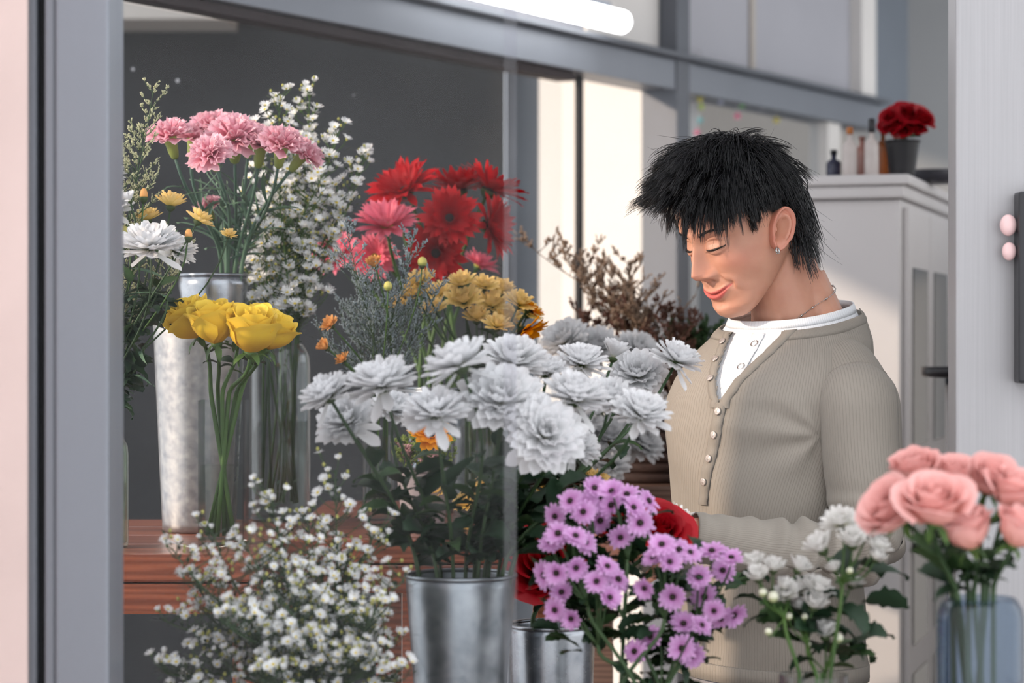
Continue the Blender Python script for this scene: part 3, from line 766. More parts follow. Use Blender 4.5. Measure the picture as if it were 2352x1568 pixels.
# --- gerbera, sunflower (11 cm)
def make_gerb(m, seed, disc, n=30, L=.050, W=.0112, shape='gerb', rdisc=.012, el=26):
    RNG.seed(seed)
    h = Head()
    var = petal_variants('petal', m, 3, L=L, W=W, shape=shape, nr=5, nc=2, a0=0.0, curl=-.18, cup=.25, r0=rdisc * .6)
    for k in range(n):
        a = 2 * PI * (k + RNG.uniform(-.25, .25)) / n
        e = R(el) + RNG.uniform(-.22, .16)
        h.items.append(('petal', var[k % 3], Matrix.Rotation(a, 4, 'Z') @ Matrix.Rotation(-e, 4, 'Y') @ Matrix.Scale(RNG.uniform(.92, 1.08), 4), None))
    mb = MB(); ring_petals(mb, n - 4, L * .86, W * .95, R(el + 12), rdisc * .5, .002, shape=shape, curl=.15, cup=.25, nr=4)
    ring_petals(mb, 22, L * .32, W * .45, R(el + 24), rdisc * .5, .003, shape=shape, curl=.2, cup=.25, nr=2)
    h.items.append(('inner_petals', mb.mesh('inner_petals', m), I4, 'stuff'))
    mb = MB(); mb.lathe([(rdisc, 0), (rdisc * .95, .004), (rdisc * .6, .0055), (.0004, .005)], 16)
    h.items.append(('disc', mb.mesh('disc', disc), I4, None))
    h.items.append(('calyx', calyx_mesh(.012, .011, CALYX_D if disc is DISC_D else STEM), I4, None))
    return h
GER_R = [make_gerb(GERB_R, 31, DISC_D), make_gerb(GERB_R, 32, DISC_D)]
GER_P = [make_gerb(GERB_P, 33, DISC_Y)]
SUNF = [make_gerb(SUNP, 34, DISC_D, 15, .044, .021, 'sun', .020, 12)]
CREAM = [make_gerb(WHITE_S, 35, DISC_Y, 16, .040, .010, 'strap', .010, 12)]

# --- carnation (6.5 cm)
def make_carn(seed):
    RNG.seed(seed)
    h = Head()
    var = []
    for k in range(4):
        mb = MB(); petal(mb, .034, .034, 'carn', 5, 8, a0=.0, curl=-.25, cup=.12, ruf=.10, jag=.10, r0=.003); var.append(mb.mesh('petal', CARN))
    for k in range(8):
        a = 2 * PI * (k + RNG.uniform(-.25, .25)) / 8
        h.items.append(('petal', var[k % 4], T((0, 0, .002)) @ Matrix.Rotation(a, 4, 'Z') @ Matrix.Rotation(-R(14) - RNG.uniform(-.25, .15), 4, 'Y') @ Matrix.Rotation(RNG.uniform(-.3, .3), 4, 'X'), None))
    mb = MB()
    for (n, L, W, e) in ((9, .034, .028, 30), (9, .034, .024, 48), (8, .032, .022, 64), (6, .030, .018, 80)):
        for k in range(n):
            a = 2 * PI * (k + RNG.uniform(-.4, .4)) / n
            petal(mb, L * RNG.uniform(.9, 1.08), W, 'carn', 5, 8, a0=R(e) + RNG.uniform(-.12, .12), curl=-.3, cup=.12, ruf=.17, jag=.10, r0=.002,
                  M=Matrix.Rotation(a, 4, 'Z') @ Matrix.Rotation(RNG.uniform(-.4, .4), 4, 'X'))
    h.items.append(('inner_petals', mb.mesh('inner_petals', CARN), I4, 'stuff'))
    mb = MB(); mb.lathe([(.0030, -.034), (.0062, -.031), (.0082, -.022), (.0092, -.010), (.0110, -.002), (.0122, .003), (.0095, .004), (.0004, .004)], 14)
    mb.t = [.2 + .7 * x for x in mb.t]
    h.items.append(('calyx', mb.mesh('calyx', CALYX_Y), I4, None))
    return h
CARNS = [make_carn(41), make_carn(42), make_carn(43)]

# --- rose (radius 1 -> scaled)
def rose_petal(mb, Rk, H, hw, open_, lip, tip, seed, bot=0.10):
    rg = random.Random(seed)
    nr, nc = 8, 8
    vs, fs, ts = [], [], []
    ph = rg.random() * 6
    for i in range(nr + 1):
        v = i / nr
        for j in range(nc + 1):
            u = -1 + 2 * j / nc
            r = bot + (Rk - bot) * (math.sin(min(1, v * 1.6) * PI / 2)) * (1 - .10 * math.sin(v * PI))
            r += open_ * v * v
            z = H * v
            edge = (1 - .28 * abs(u) ** 2.5)
            z *= edge
            if v > .72:
                q = (v - .72) / .28
                r += lip * q * q * (1 - .2 * abs(u)); z -= lip * .55 * q * q
            z += (.040 * math.sin(ph + u * 3.3) + .020 * math.sin(ph * 3 + u * 8.1)) * v * v
            r += (.028 * math.sin(ph * 2 + u * 4.1) + .012 * math.sin(ph + u * 9.0 + v * 4)) * v
            if i == nr: z += tip * max(0, 1 - abs(u) * 2.2)
            w = hw * (0.45 + .55 * min(1, v * 2.2))
            a = u * w
            r *= 1 + .05 * u * (1 if seed % 2 else -1)
            vs.append((r * math.cos(a), r * math.sin(a), z)); ts.append(max(.02, v))
    n = nc + 1
    for i in range(nr):
        for j in range(nc): fs.append((i * n + j, i * n + j + 1, (i + 1) * n + j + 1, (i + 1) * n + j))
    mb.add(vs, fs, ts)
def make_rose(m, seed, bloom=0.5, N=17, lipk=1.0, tall=1.0):
    RNG.seed(seed)
    h = Head()
    mb = MB()
    for k in range(9):
        mb2 = MB(); rose_petal(mb2, .05 + .042 * k, (1.12 - .012 * k) * tall, 1.5, -.02, .015 + .006 * k, .0, seed * 7 + k, .03)
        mb.add(mb2.v, mb2.f, mb2.t, 0, Matrix.Rotation(k * 2.4, 4, 'Z'))
    h.items.append(('inner_petals', mb.mesh('inner_petals', m), I4, 'stuff'))
    for k in range(N - 5):
        q = k / (N - 6)
        Rk = .40 + .38 * q
        mb = MB()
        rose_petal(mb, Rk, (1.16 - .20 * q) * tall, 1.15 + .1 * (1 - q), .03 + bloom * .32 * q, .05 + lipk * (.18 + .14 * bloom) * q, .05 * q, seed * 31 + k)
        h.items.append(('petal', mb.mesh('petal', m), Matrix.Rotation(k * 2.39996 + RNG.uniform(-.15, .15), 4, 'Z') @ T((0, 0, -.02 * q)), None))
    mb = MB(); mb.lathe([(.05, -.22), (.13, -.17), (.17, -.08), (.20, .03), (.1, .05), (.002, .06)], 12)
    mb.t = [.3 + .5 * x for x in mb.t]
    for k in range(5):
        petal(mb, .62, .24, 'leaf', 5, 2, a0=R(RNG.uniform(-55, 10)), curl=RNG.uniform(-.9, .2), cup=.2, r0=.14, M=Matrix.Rotation(2 * PI * k / 5, 4, 'Z'))
    h.items.append(('calyx', mb.mesh('calyx', STEM), I4, None))
    return h
ROSE_Y = [make_rose(YROSE, 51, -.02, 17, .55, 1.22), make_rose(YROSE, 52, .10, 17, .7, 1.15), make_rose(YROSE, 53, -.10, 17, .5, 1.25)]
ROSE_P = [make_rose(PROSE, 54, .15, 17, .85, 1.15), make_rose(PROSE, 55, .0, 17, .7, 1.2), make_rose(PROSE, 56, .28, 17, .9, 1.1)]
ROSE_R = [make_rose(RROSE, 57, .5), make_rose(RROSE, 58, .8)]

# --- small one-mesh blooms: aster (2 cm) and purple daisy (3.4 cm)
def star_bloom(mb, n, r_disc, L, W, elev, curl=0.1, dome=.3, jit=.2, tdisc=.1):
    nd = n
    c = len(mb.v)
    ring = []
    vs = [(0, 0, r_disc * dome)] + [(r_disc * math.cos(2 * PI * k / nd), r_disc * math.sin(2 * PI * k / nd), 0) for k in range(nd)]
    fs = [(0, 1 + k, 1 + (k + 1) % nd) for k in range(nd)]
    ts = [.02] + [tdisc] * nd
    for k in range(n):
        a = 2 * PI * (k + .5) / n
        e = elev + RNG.uniform(-jit, jit); s = RNG.uniform(.85, 1.1)
        d = Vector((math.cos(a), math.sin(a), 0)); p = Vector((-d.y, d.x, 0))
        i0 = len(vs)
        for (q, wq) in ((.35, .8), (.75, 1.0), (1.0, .45)):
            ee = e + curl * q
            b = d * (r_disc + L * s * q * math.cos(ee)) + Vector((0, 0, L * s * q * math.sin(ee)))
            vs += [tuple(b - p * W * wq / 2), tuple(b + p * W * wq / 2)]; ts += [.25 + .75 * q] * 2
        b0, b1 = 1 + k, 1 + (k + 1) % n
        fs += [(b0, i0, i0 + 1, b1), (i0, i0 + 2, i0 + 3, i0 + 1), (i0 + 2, i0 + 4, i0 + 5, i0 + 3)]
    mb.add(vs, fs, ts)
def aster_mesh(seed, elev):
    RNG.seed(seed)
    mb = MB(); star_bloom(mb, 15, .0020, .0086, .0025, R(elev), .1)
    mb.lathe([(.0008, -.0045), (.0017, -.003), (.0019, -.0003)], 6)
    return mb
AST_MB = [aster_mesh(61, 14), aster_mesh(62, 38), aster_mesh(63, 58), aster_mesh(64, 28)]
AST_ME = []
for a_ in AST_MB:
    nlathe = 18
    me = MB(); me.v, me.f, me.t = a_.v, a_.f, a_.t
    me.mi = [0] * (len(a_.f) - (2 * 6 + 2)) + [1] * (2 * 6 + 2)
    AST_ME.append(me.mesh('bloom', [ASTER, STEM]))
def purple_head(seed, elev):
    RNG.seed(seed)
    h = Head()
    mb = MB(); star_bloom(mb, 15, .0036, .0135, .0052, R(elev), -.1, jit=.22)
    star_bloom(mb, 13, .0034, .0110, .0048, R(elev + 18), -.1, jit=.22)
    h.items.append(('bloom', mb.mesh('bloom', PURPLE), I4, None))
    mb = MB(); mb.lathe([(.0038, .0002), (.0036, .0022), (.0022, .0030), (.0002, .0028)], 10)
    d = mb.mesh('disc', DISC_D)
    cx = calyx_mesh(.004, .006, CALYX_D)
    h.disc, h.cal = d, cx
    return h
PUR_H = [purple_head(71, 8), purple_head(72, 25), purple_head(73, -4)]

def leaf_mesh(name, shape, L, W, m, curl, cup, nr=9, seed=0):
    RNG.seed(seed)
    mb = MB(); petal(mb, L, W, shape, nr, 2, a0=.25, curl=curl, cup=cup, twist=RNG.uniform(-.5, .5), tr=(.05, 1)); return mb.mesh(name, m)
LEAF_MUM = [leaf_mesh('leaf', 'mumleaf', .062, .040, GREEN_D, -1.0, .25, 11, 1), leaf_mesh('leaf', 'mumleaf', .055, .034, GREEN_D, -1.6, .35, 11, 2), leaf_mesh('leaf', 'mumleaf', .05, .036, GREEN, -.6, .2, 11, 3)]
LEAF_OVAL = [leaf_mesh('leaf', 'leaf', .060, .024, GREEN_D, -.9, .3, 7, 4), leaf_mesh('leaf', 'leaf', .052, .020, GREEN, -1.3, .35, 7, 5), leaf_mesh('leaf', 'leaf', .050, .026, GREEN_D, -.3, .3, 7, 6)]
LEAF_ROSE = [leaf_mesh('leaf', 'leaf', .050, .032, GREEN, -.7, .2, 7, 7), leaf_mesh('leaf', 'leaf', .045, .028, GREEN_D, -1.1, .3, 7, 8)]
LEAF_NAR = [leaf_mesh('leaf', 'leaf', .085, .008, STEM_B, -.8, .5, 8, 9), leaf_mesh('leaf', 'leaf', .065, .007, STEM_B, .5, .5, 8, 10)]

def put_leaf(parent, variants, p, d, s=1.0, roll=None):
    """leaf leaving point p in direction d"""
    d = Vector(d).normalized()
    side = d.cross(Vector((0, 0, 1)))
    side = side.normalized() if side.length > 1e-3 else Vector((0, 1, 0))
    up = side.cross(d)
    M = Matrix(((d.x, -side.x, up.x, p.x), (d.y, -side.y, up.y, p.y), (d.z, -side.z, up.z, p.z), (0, 0, 0, 1)))
    r_ = RNG.uniform(-.8, .8) if roll is None else roll
    part('leaf', RNG.choice(variants), parent, M @ Matrix.Rotation(r_, 4, 'X') @ Matrix.Scale(s, 4))

def flower(name, label, cat, head, pos, normal, size, mouth, foot, stem_m=STEM, stem_r=.0026, leaves=None, nleaf=0, group=None, roll=None, lsc=1.0, stem_off=.0, span=(.15, .9), bend=.5, seed=None):
    """one cut flower: head at pos facing normal, stem through the vase mouth to its foot"""
    if seed is not None: RNG.seed(seed)
    pos, normal, mouth, foot = Vector(pos), Vector(normal).normalized(), Vector(mouth), Vector(foot)
    t = thing(name, label, cat, foot, group)
    M = aim(normal, RNG.uniform(0, 6) if roll is None else roll, pos, size)
    head.put(t, M)
    base = pos - normal * (stem_off * size)
    d = (base - mouth).length
    pts = bez(base, base - normal * d * bend, mouth + (mouth - foot).normalized() * d * .3, mouth, 10)
    pts += bez(mouth, mouth.lerp(foot, .33), mouth.lerp(foot, .66), foot, 3)[1:]
    mb = MB(); mb.tube(pts, [stem_r * (.85 + .3 * k / len(pts)) for k in range(len(pts))], 6)
    part('stem', mb.mesh('stem', stem_m), t)
    for k in range(nleaf):
        q = span[0] + (span[1] - span[0]) * (k + RNG.random() * .8) / nleaf
        i = min(9, int(q * 10)); p = pts[i].lerp(pts[i + 1], q * 10 - i)
        a = RNG.uniform(0, 2 * PI)
        put_leaf(t, leaves, p, (math.cos(a), math.sin(a) * .8, RNG.uniform(.1, .9)), lsc * RNG.uniform(.7, 1.15))
    return t

# ---------------------------------------------------------------- the flowers, bunch by bunch
def inside(c, z, r, k):
    a = k * 2.39996
    return Vector((c[0] + r * math.cos(a), c[1] + r * math.sin(a), z))

# --- front white chrysanthemums in the zinc bucket: px, py, width px, depth, normal, head, where
MUMS = [
    (757, 912, 140, 3.06, (-.55, -.35, 1), 0, 'leftmost in the bucket, tilted left'),
    (880, 888, 178, 3.04, (-.25, -.25, 1), 1, 'with broad petals, second from left along the top'),
    (800, 975, 160, 3.12, (-.45, -.75, .9), 2, 'drooping low at the left above the aster tip'),
    (905, 945, 120, 3.20, (.2, -.5, 1), 0, 'half hidden behind the second from left'),
    (1058, 842, 176, 3.00, (-.45, .10, 1), 1, 'seen from below, highest left of centre'),
    (1178, 836, 168, 3.14, (.15, -.45, 1), 0, 'large, facing up behind the centre'),
    (1000, 955, 165, 2.98, (-.1, -.45, 1), 1, 'above the orange flower, stem straight'),
    (1150, 925, 205, 3.02, (.0, -.85, .8), 2, 'largest, in the centre of the bunch'),
    (1255, 858, 110, 3.22, (.1, -.3, 1), 0, 'small one between centre and right group'),
    (1335, 838, 135, 3.26, (.15, -.25, 1), 1, 'upright in the upper right group'),
    (1465, 868, 150, 3.36, (-.1, -.8, .8), 2, 'open toward the viewer near the top right'),
    (1552, 832, 132, 3.32, (.45, -.15, 1), 1, 'rightmost, in front of the man with a hanging petal'),
    (1318, 918, 172, 3.04, (.25, -.25, 1), 0, 'broad one right of centre on a thick stem'),
    (1400, 922, 140, 3.20, (.1, -.5, 1), 0, 'tucked behind the broad right hand one'),
    (1470, 955, 150, 3.08, (.35, -.45, 1), 1, 'low at the right over the purple daisies'),
    (1248, 1005, 200, 3.00, (.2, -.8, .45), 2, 'lowest, facing forward below the centre'),
    (1320, 1030, 120, 3.16, (.4, -.5, .6), 0, 'behind the lowest one, right side'),
    (1430, 900, 120, 3.38, (.3, -.5, .9), 2, 'deep in the right group behind the low one'),
]
zb = top_z(1320, YM)
for k, (px, py, w_, Y, nrm, hv, where) in enumerate(MUMS):
    mth = inside(C_BKT, zb + 0.004, .030 + .032 * ((k * 7) % 5) / 5, k)
    p = at(px, py, Y)
    # stems leave the bucket on the side of their bloom
    mth.x = C_BKT[0] + max(-.060, min(.060, (p.x - C_BKT[0]) * .34)) + .006 * math.sin(k * 2.1)
    mth.y = C_BKT[1] + .03 * math.sin(k * 1.7)
    foot = Vector((C_BKT[0] + (mth.x - C_BKT[0]) * .3, C_BKT[1] + (mth.y - C_BKT[1]) * .3, ZST + 0.03))
    flower('chrysanthemum', 'white chrysanthemum ' + where, 'flower', MUM[hv], p, nrm, ppx(w_, Y) / .097, mth, foot, STEM_D, .0026, LEAF_OVAL + LEAF_MUM[:2], 12,
           'white chrysanthemums in the front bucket', stem_off=.0095, span=(.34, .97), lsc=1.1, bend=.40, seed=100 + k)
p = at(1408, 822, 3.34)
flower('chrysanthemum', 'white half open chrysanthemum bud standing above the right group', 'flower', MUM_HALF, p, (.25, -.1, 1), ppx(74, 3.34) / .075, inside(C_BKT, zb, .05, 3), inside(C_BKT, ZST + .03, .02, 3), STEM_D, .0024, LEAF_OVAL, 3,
       'white chrysanthemums in the front bucket', stem_off=.0095, span=(.4, .95), seed=140)

# --- pink carnations
CAR = [(390, 318, 96, 3.80, (-.25, -.25, 1), 'leftmost, standing apart from the rest'), (443, 322, 84, 3.92, (.1, -.1, 1), 'behind the leftmost one'),
       (492, 300, 104, 3.94, (-.1, -.2, 1), 'highest at the back'), (538, 322, 118, 3.84, (.05, -.7, 1), 'open one in the middle of the row'),
       (484, 358, 94, 3.76, (-.25, -.9, .8), 'lowest, facing forward'), (598, 338, 96, 3.84, (.15, -.3, 1), 'right of the middle one'),
       (646, 338, 100, 3.80, (.2, -.4, 1), 'full one second from the right'), (694, 358, 88, 3.86, (.75, -.2, .9), 'rightmost, leaning right'),
       (572, 318, 90, 3.98, (.1, -.2, 1), 'hidden at the back right of the row'), (480, 478, 60, 4.0, (-.3, -.2, 1), 'low between the stems')]
zc = top_z(632, YB)
for k, (px, py, w_, Y, nrm, where) in enumerate(CAR):
    mth = inside((C_JAR[0] * 0 + px_x(530, YB), YB), zc, .03, k)
    mth.x = px_x(508 + (px - 388) * .16, YB)
    flower('carnation', 'pink carnation ' + where, 'flower', CARNS[k % 3], at(px, py, Y), nrm, ppx(w_, Y) / .066, mth, (px_x(492, YB) + .004 * (k % 3), YB, ZTAB + .03), STEM_B, .0031, LEAF_NAR, 8,
           'pink carnations in the zinc vase', stem_off=.033, span=(.25, .9), bend=.35, seed=200 + k)
# extra bare stems belong to carnations cut of their heads: none
# --- yellow roses
YR_ = [(438, 733, 118, 3.60, (-.5, -.35, 1), 0, 'leftmost, turned left'), (492, 742, 124, 3.55, (-.1, -.25, 1), 2, 'second from left, tight bloom'),
       (548, 738, 108, 3.66, (.05, -.1, 1), 1, 'at the back of the group'), (578, 760, 132, 3.53, (.1, -.3, 1), 2, 'largest, in front of the group'),
       (628, 762, 112, 3.58, (.5, -.25, 1), 0, 'rightmost, leaning right'), (598, 735, 96, 3.68, (.15, -.2, 1), 1, 'at the back right')]
for k, (px, py, w_, Y, nrm, hv, where) in enumerate(YR_):
    s_ = ppx(w_, Y) / 1.72
    n_ = Vector(nrm).normalized()
    pos = at(px, py, Y) - n_ * s_ * .66
    mth = Vector((px_x(486 + k * 13, YR), YR + .012 * math.sin(k * 2), top_z(915, YR)))
    ft = Vector((px_x(540 - k * 13, YR), YR - .01 * math.cos(k * 2), ZTAB + .012))
    flower('yellow_rose', 'yellow rose ' + where, 'flower', ROSE_Y[hv], pos, nrm, s_, mth, ft, STEM, .0034, LEAF_ROSE, 2 if k % 2 else 1,
           'yellow roses in the straight vase', stem_off=.2, span=(.1, .5), lsc=.7, bend=.4, seed=300 + k)

# --- pink roses at right
PR = [(2048, 1172, 150, 2.58, (-.75, -.55, .6), 0, 'leftmost, tilted to the left'), (2100, 1085, 128, 2.66, (-.25, -.35, 1), 1, 'highest of the bunch'),
      (2146, 1158, 168, 2.54, (-.1, -.55, 1), 2, 'large, in front of the bunch'), (2196, 1100, 128, 2.66, (.05, -.45, 1), 0, 'at the back of the bunch'),
      (2272, 1102, 128, 2.60, (.1, -.75, .9), 1, 'with a withered tip, right of the back one'), (2226, 1222, 140, 2.56, (-.25, -.15, .9), 1, 'lowest, seen from the side'),
      (2325, 1128, 140, 2.58, (.25, -.35, 1), 2, 'near the right edge, upper'), (2342, 1220, 130, 2.54, (.4, -.3, 1), 1, 'at the right edge, lower')]
for k, (px, py, w_, Y, nrm, hv, where) in enumerate(PR):
    s_ = .88 * ppx(w_, Y) / 1.68
    n_ = Vector(nrm).normalized()
    pos = at(px, py, Y) - n_ * s_ * .55
    mth = inside(C_PNK, top_z(1370, YN), .022, k); mth.x = C_PNK[0] + max(-.028, min(.028, (pos.x - C_PNK[0]) * .5))
    flower('pink_rose', 'pink rose ' + where, 'flower', ROSE_P[hv], pos, nrm, s_, mth, inside(C_PNK, ZST + .02, .025, k + 3), STEM_D, .0030, LEAF_ROSE, 4,
           'pink roses in the blue jar', stem_off=.2, span=(.25, .95), bend=.45, seed=330 + k)

# --- red roses behind the purple daisies and their paper
for k, (px, py, w_, Y, nrm, hv, where) in enumerate([(1512, 1216, 140, 3.22, (.25, -.8, .9), 0, 'in front of the forearm'), (1250, 1300, 190, 3.30, (-.35, -.75, .6), 0, 'dark, beside the white paper'), (1395, 1200, 130, 3.40, (.0, -.3, 1), 0, 'hidden behind the purple daisies')]):
    s_ = ppx(w_, Y) / 1.95
    n_ = Vector(nrm).normalized(); pos = at(px, py, Y) - n_ * s_ * .55
    flower('red_rose', 'red rose ' + where, 'flower', ROSE_R[hv], pos, nrm, s_, inside(C_QB, top_z(1430, YQ), .035, k), inside(C_QB, ZST + .02, .03, k), STEM_D, .003, LEAF_ROSE, 4, 'red roses in the small bucket', stem_off=.2, span=(.2, .9), bend=.3, seed=360 + k)
RNG.seed(5)
mb = MB(); vs, fs = [], []
for i in range(13):
    for j in range(9):
        u, v = i / 12, j / 8
        px = 1195 + 62 * v + 16 * math.sin(v * 3 + u * 2) + 22 * u * (1 - v); py = 1312 - 165 * v + 10 * math.sin(u * 7) * v
        q = at(px, py, 3.42 - .10 * u - .02 * math.sin(u * 9) - .03 * v)
        vs.append(q + Vector((.030 * u * (1 - .6 * v), 0, 0)))
for i in range(12):
    for j in range(8): fs.append((i * 9 + j, (i + 1) * 9 + j, (i + 1) * 9 + j + 1, i * 9 + j + 1))
mb.add(vs, fs)
wp_ = part('wrapping_paper', mb.mesh('wrapping_paper', M_PAPER)); tag(wp_, 'crumpled white wrapping paper beside the dark red rose', 'paper')
md = wp_.modifiers.new('thickness', 'SOLIDIFY'); md.thickness = .0008
flower('cream_daisy', 'cream daisy peeking out behind the red rose', 'flower', CREAM[0], at(1562, 1180, 3.28), (.55, -.1, .9), ppx(84, 3.28) / .095, inside(C_QB, top_z(1430, YQ), .05, 8), inside(C_QB, ZST + .02, .03, 8), STEM_D, .002, stem_off=.01, seed=370)

# --- red and pink gerberas
GB = [(932, 440, 175, 4.28, (-.35, -.62, .75), 'R', 'leftmost, dark centre showing'), (1056, 440, 165, 4.34, (-.05, .05, 1), 'R', 'at the top, seen from behind'),
      (1122, 440, 175, 4.32, (.5, .10, 1), 'R', 'rightmost at the top, petals swept right'), (1032, 502, 150, 4.24, (.1, -1, .25), 'R', 'in the middle, facing forward'),
      (1120, 520, 165, 4.30, (.8, -.35, .1), 'R', 'turned right, below the rightmost'), (1002, 580, 160, 4.26, (-.1, -.85, -.25), 'R', 'lowest, nodding down'),
      (905, 470, 110, 4.42, (-.3, -.4, 1), 'R', 'behind the leftmost one'),
      (888, 522, 165, 4.20, (-.1, -.55, .9), 'P', 'in front of the red ones'), (862, 590, 120, 4.26, (-.2, -.8, .1), 'P', 'low behind the grey statice'), (775, 585, 120, 4.36, (-.4, -.7, .4), 'P', 'behind the tall asters'), (1098, 612, 100, 4.46, (.5, -.2, .9), 'P', 'blurred at the back right')]
for k, (px, py, w_, Y, nrm, c, where) in enumerate(GB):
    hd = (GER_R if c == 'R' else GER_P)
    flower('red_gerbera' if c == 'R' else 'pink_gerbera', ('red' if c == 'R' else 'pink') + ' gerbera ' + where, 'flower', hd[k % len(hd)], at(px, py, Y), nrm, ppx(w_, Y) / .108,
           inside(C_GER, ZTAB + .22, .035, k), inside(C_GER, ZTAB + .02, .03, k), STEM, .0036, None, 0, 'gerberas behind the asters', stem_off=.010, bend=.35, seed=400 + k)

# --- amber chrysanthemums, right cluster
AM = [(968, 650, 74, 'top left, beside the green bud'), (1062, 655, 72, 'high in the middle'), (1112, 660, 66, 'high, right of middle'), (1150, 672, 70, 'yellow one near the top right'), (1190, 700, 76, 'at the upper right edge'),
      (1066, 696, 92, 'open in front with a green centre'), (1128, 706, 88, 'wide, right of the open one'), (1010, 682, 76, 'left of the open one'), (955, 680, 70, 'at the left under the bud'), (930, 700, 66, 'behind the statice tips'), (1212, 722, 66, 'beside the sunflower'),
      (1162, 735, 80, 'low above the dark sunflower'), (1140, 752, 72, 'lowest, tilted down'), (1095, 735, 70, 'shaded under the open one'), (1000, 712, 66, 'brownish, low at the left'), (1180, 760, 50, 'small, behind the sunflower')]
for k, (px, py, w_, where) in enumerate(AM):
    Y = 3.98 + .05 * (k % 4)
    flower('amber_chrysanthemum', 'amber yellow chrysanthemum ' + where, 'flower', SMUM_A[k % 2], at(px, py, Y), (((px - 1090) / 260), -.45 if k != 5 else -.9, 1), 1.15 * ppx(w_, Y) / .098, inside(C_YEL, ZTAB + .16, .03, k), inside(C_YEL, ZTAB + .02, .03, k), STEM_D, .0019, LEAF_OVAL, 3,
           'amber chrysanthemums behind the white ones', stem_off=.013, span=(.25, .8), lsc=.6, bend=.5, seed=450 + k)
OR_ = [(762, 748, 46, -.6, 'upper of the three at the left'), (752, 800, 46, -.8, 'leftmost, on a pale bent stem'), (790, 828, 38, -.7, 'lowest of the three at the left'), (862, 612, 48, -.2, 'bronze, among the statice')]
for k, (px, py, w_, nx, where) in enumerate(OR_):
    flower('orange_chrysanthemum', 'small orange chrysanthemum ' + where, 'flower', SMUM_O[k % 2], at(px, py, 3.9), (nx, -.5, .7), ppx(w_, 3.9) / .08, inside(C_SLIM, top_z(1000, YV), .015, k), inside(C_SLIM, ZTAB + .02, .012, k), STEM, .0018, LEAF_OVAL, 2, 'small orange chrysanthemums', stem_off=.013, lsc=.5, bend=.6, seed=480 + k)
# sunflowers
for k, (px, py, w_, nrm, where) in enumerate([(1200, 762, 128, (.55, -.2, -.65), 'large, nodding beside the amber mums'), (1212, 712, 80, (.5, .2, .8), 'partly hidden at the upper right'), (988, 996, 104, (.15, -.9, .6), 'low, under the chrysanthemums')]):
    Y = 4.0 if k < 2 else 3.72
    c_ = C_YEL if k < 2 else C_POT
    flower('sunflower', 'orange sunflower ' + where, 'flower', SUNF[0], at(px, py, Y), nrm, ppx(w_, Y) / .105, inside(c_, ZTAB + .15 if k < 2 else top_z(1090, YG), .03, k), inside(c_, ZTAB + .02, .02, k), STEM_D, .003, LEAF_MUM, 2, 'sunflowers', stem_off=.01, span=(.3, .8), bend=.3, seed=490 + k)

# --- far left group in the bottle: white mums, amber mums, buds
FL = [('W', 345, 572, 168, 3.42, (-.05, -.35, 1), 'white chrysanthemum behind the grey frame, full face up'), ('W', 402, 578, 110, 3.50, (.4, -.3, 1), 'white chrysanthemum tucked right of the one by the frame'),
      ('W', 252, 482, 120, 3.50, (-.1, -.5, 1), 'white chrysanthemum cut off by the grey frame'), ('W', 238, 400, 110, 3.55, (.3, -.2, 1), 'white chrysanthemum mostly hidden by the grey frame'),
      ('H', 299, 462, 52, 3.48, (-.3, -.1, 1), 'white chrysanthemum bud beside the frame'),
      ('A', 392, 474, 86, 3.52, (.1, .1, 1), 'amber chrysanthemum below the leftmost carnation'), ('A', 455, 508, 78, 3.48, (.55, .1, 1), 'amber chrysanthemum leaning right under the carnations'), ('A', 340, 505, 74, 3.58, (-.1, -.1, 1), 'amber chrysanthemum behind the full white one'), ('A', 525, 542, 46, 3.6, (.3, -.4, 1), 'small bronze chrysanthemum between carnation stems')]
mB = Vector((C_BOT[0], C_BOT[1], top_z(948, YL) - .004))
for k, (c, px, py, w_, Y, nrm, lb) in enumerate(FL):
    hd = {'W': MUM[k % 3], 'H': MUM_HALF, 'A': SMUM_A[k % 2]}[c]
    flower('chrysanthemum' if c != 'A' else 'amber_chrysanthemum', lb, 'flower', hd, at(px, py, Y), nrm, ppx(w_, Y) / .098, mB + Vector((.004 * math.cos(k), .004 * math.sin(k), 0)), (C_BOT[0] + .02 * math.cos(k), C_BOT[1] + .02 * math.sin(k), ZTAB + .015), STEM_D, .0016, LEAF_MUM, 7, 'flowers in the green bottle', stem_off=.0105, span=(.25, .97), lsc=.8, bend=.45, seed=520 + k)

# --- dark leafy stems at far left
for k, (px, py, where) in enumerate([(262, 640, 'nearest the frame'), (300, 590, 'left of the white bloom'), (345, 640, 'under the white bloom'), (385, 690, 'reaching towards the yellow roses'), (275, 760, 'low by the frame'), (330, 800, 'lowest, over the bottle')]):
    RNG.seed(540 + k)
    t = thing('leafy_stem', 'dark leafy chrysanthemum stem, ' + where, 'plant', (C_BOT[0], C_BOT[1], ZTAB + .015), 'leafy stems in the green bottle')
    p = at(px, py, 3.50 + .01 * k)
    pts = bez(mB, mB + Vector((0, 0, .06)), p - Vector((0, 0, .05)), p, 10)
    mb = MB(); mb.tube([Vector((C_BOT[0] + .01 * math.cos(k), C_BOT[1] + .01 * math.sin(k), ZTAB + .015))] + pts, .0016, 5); part('stem', mb.mesh('stem', STEM_D), t)
    for q in range(14):
        i = RNG.randint(1, 10); a = RNG.uniform(0, 6.28)
        put_leaf(t, LEAF_MUM + LEAF_NAR[:1], pts[i], (math.cos(a), math.sin(a) * .7, RNG.uniform(-.3, .8)), RNG.uniform(.5, 1.0))
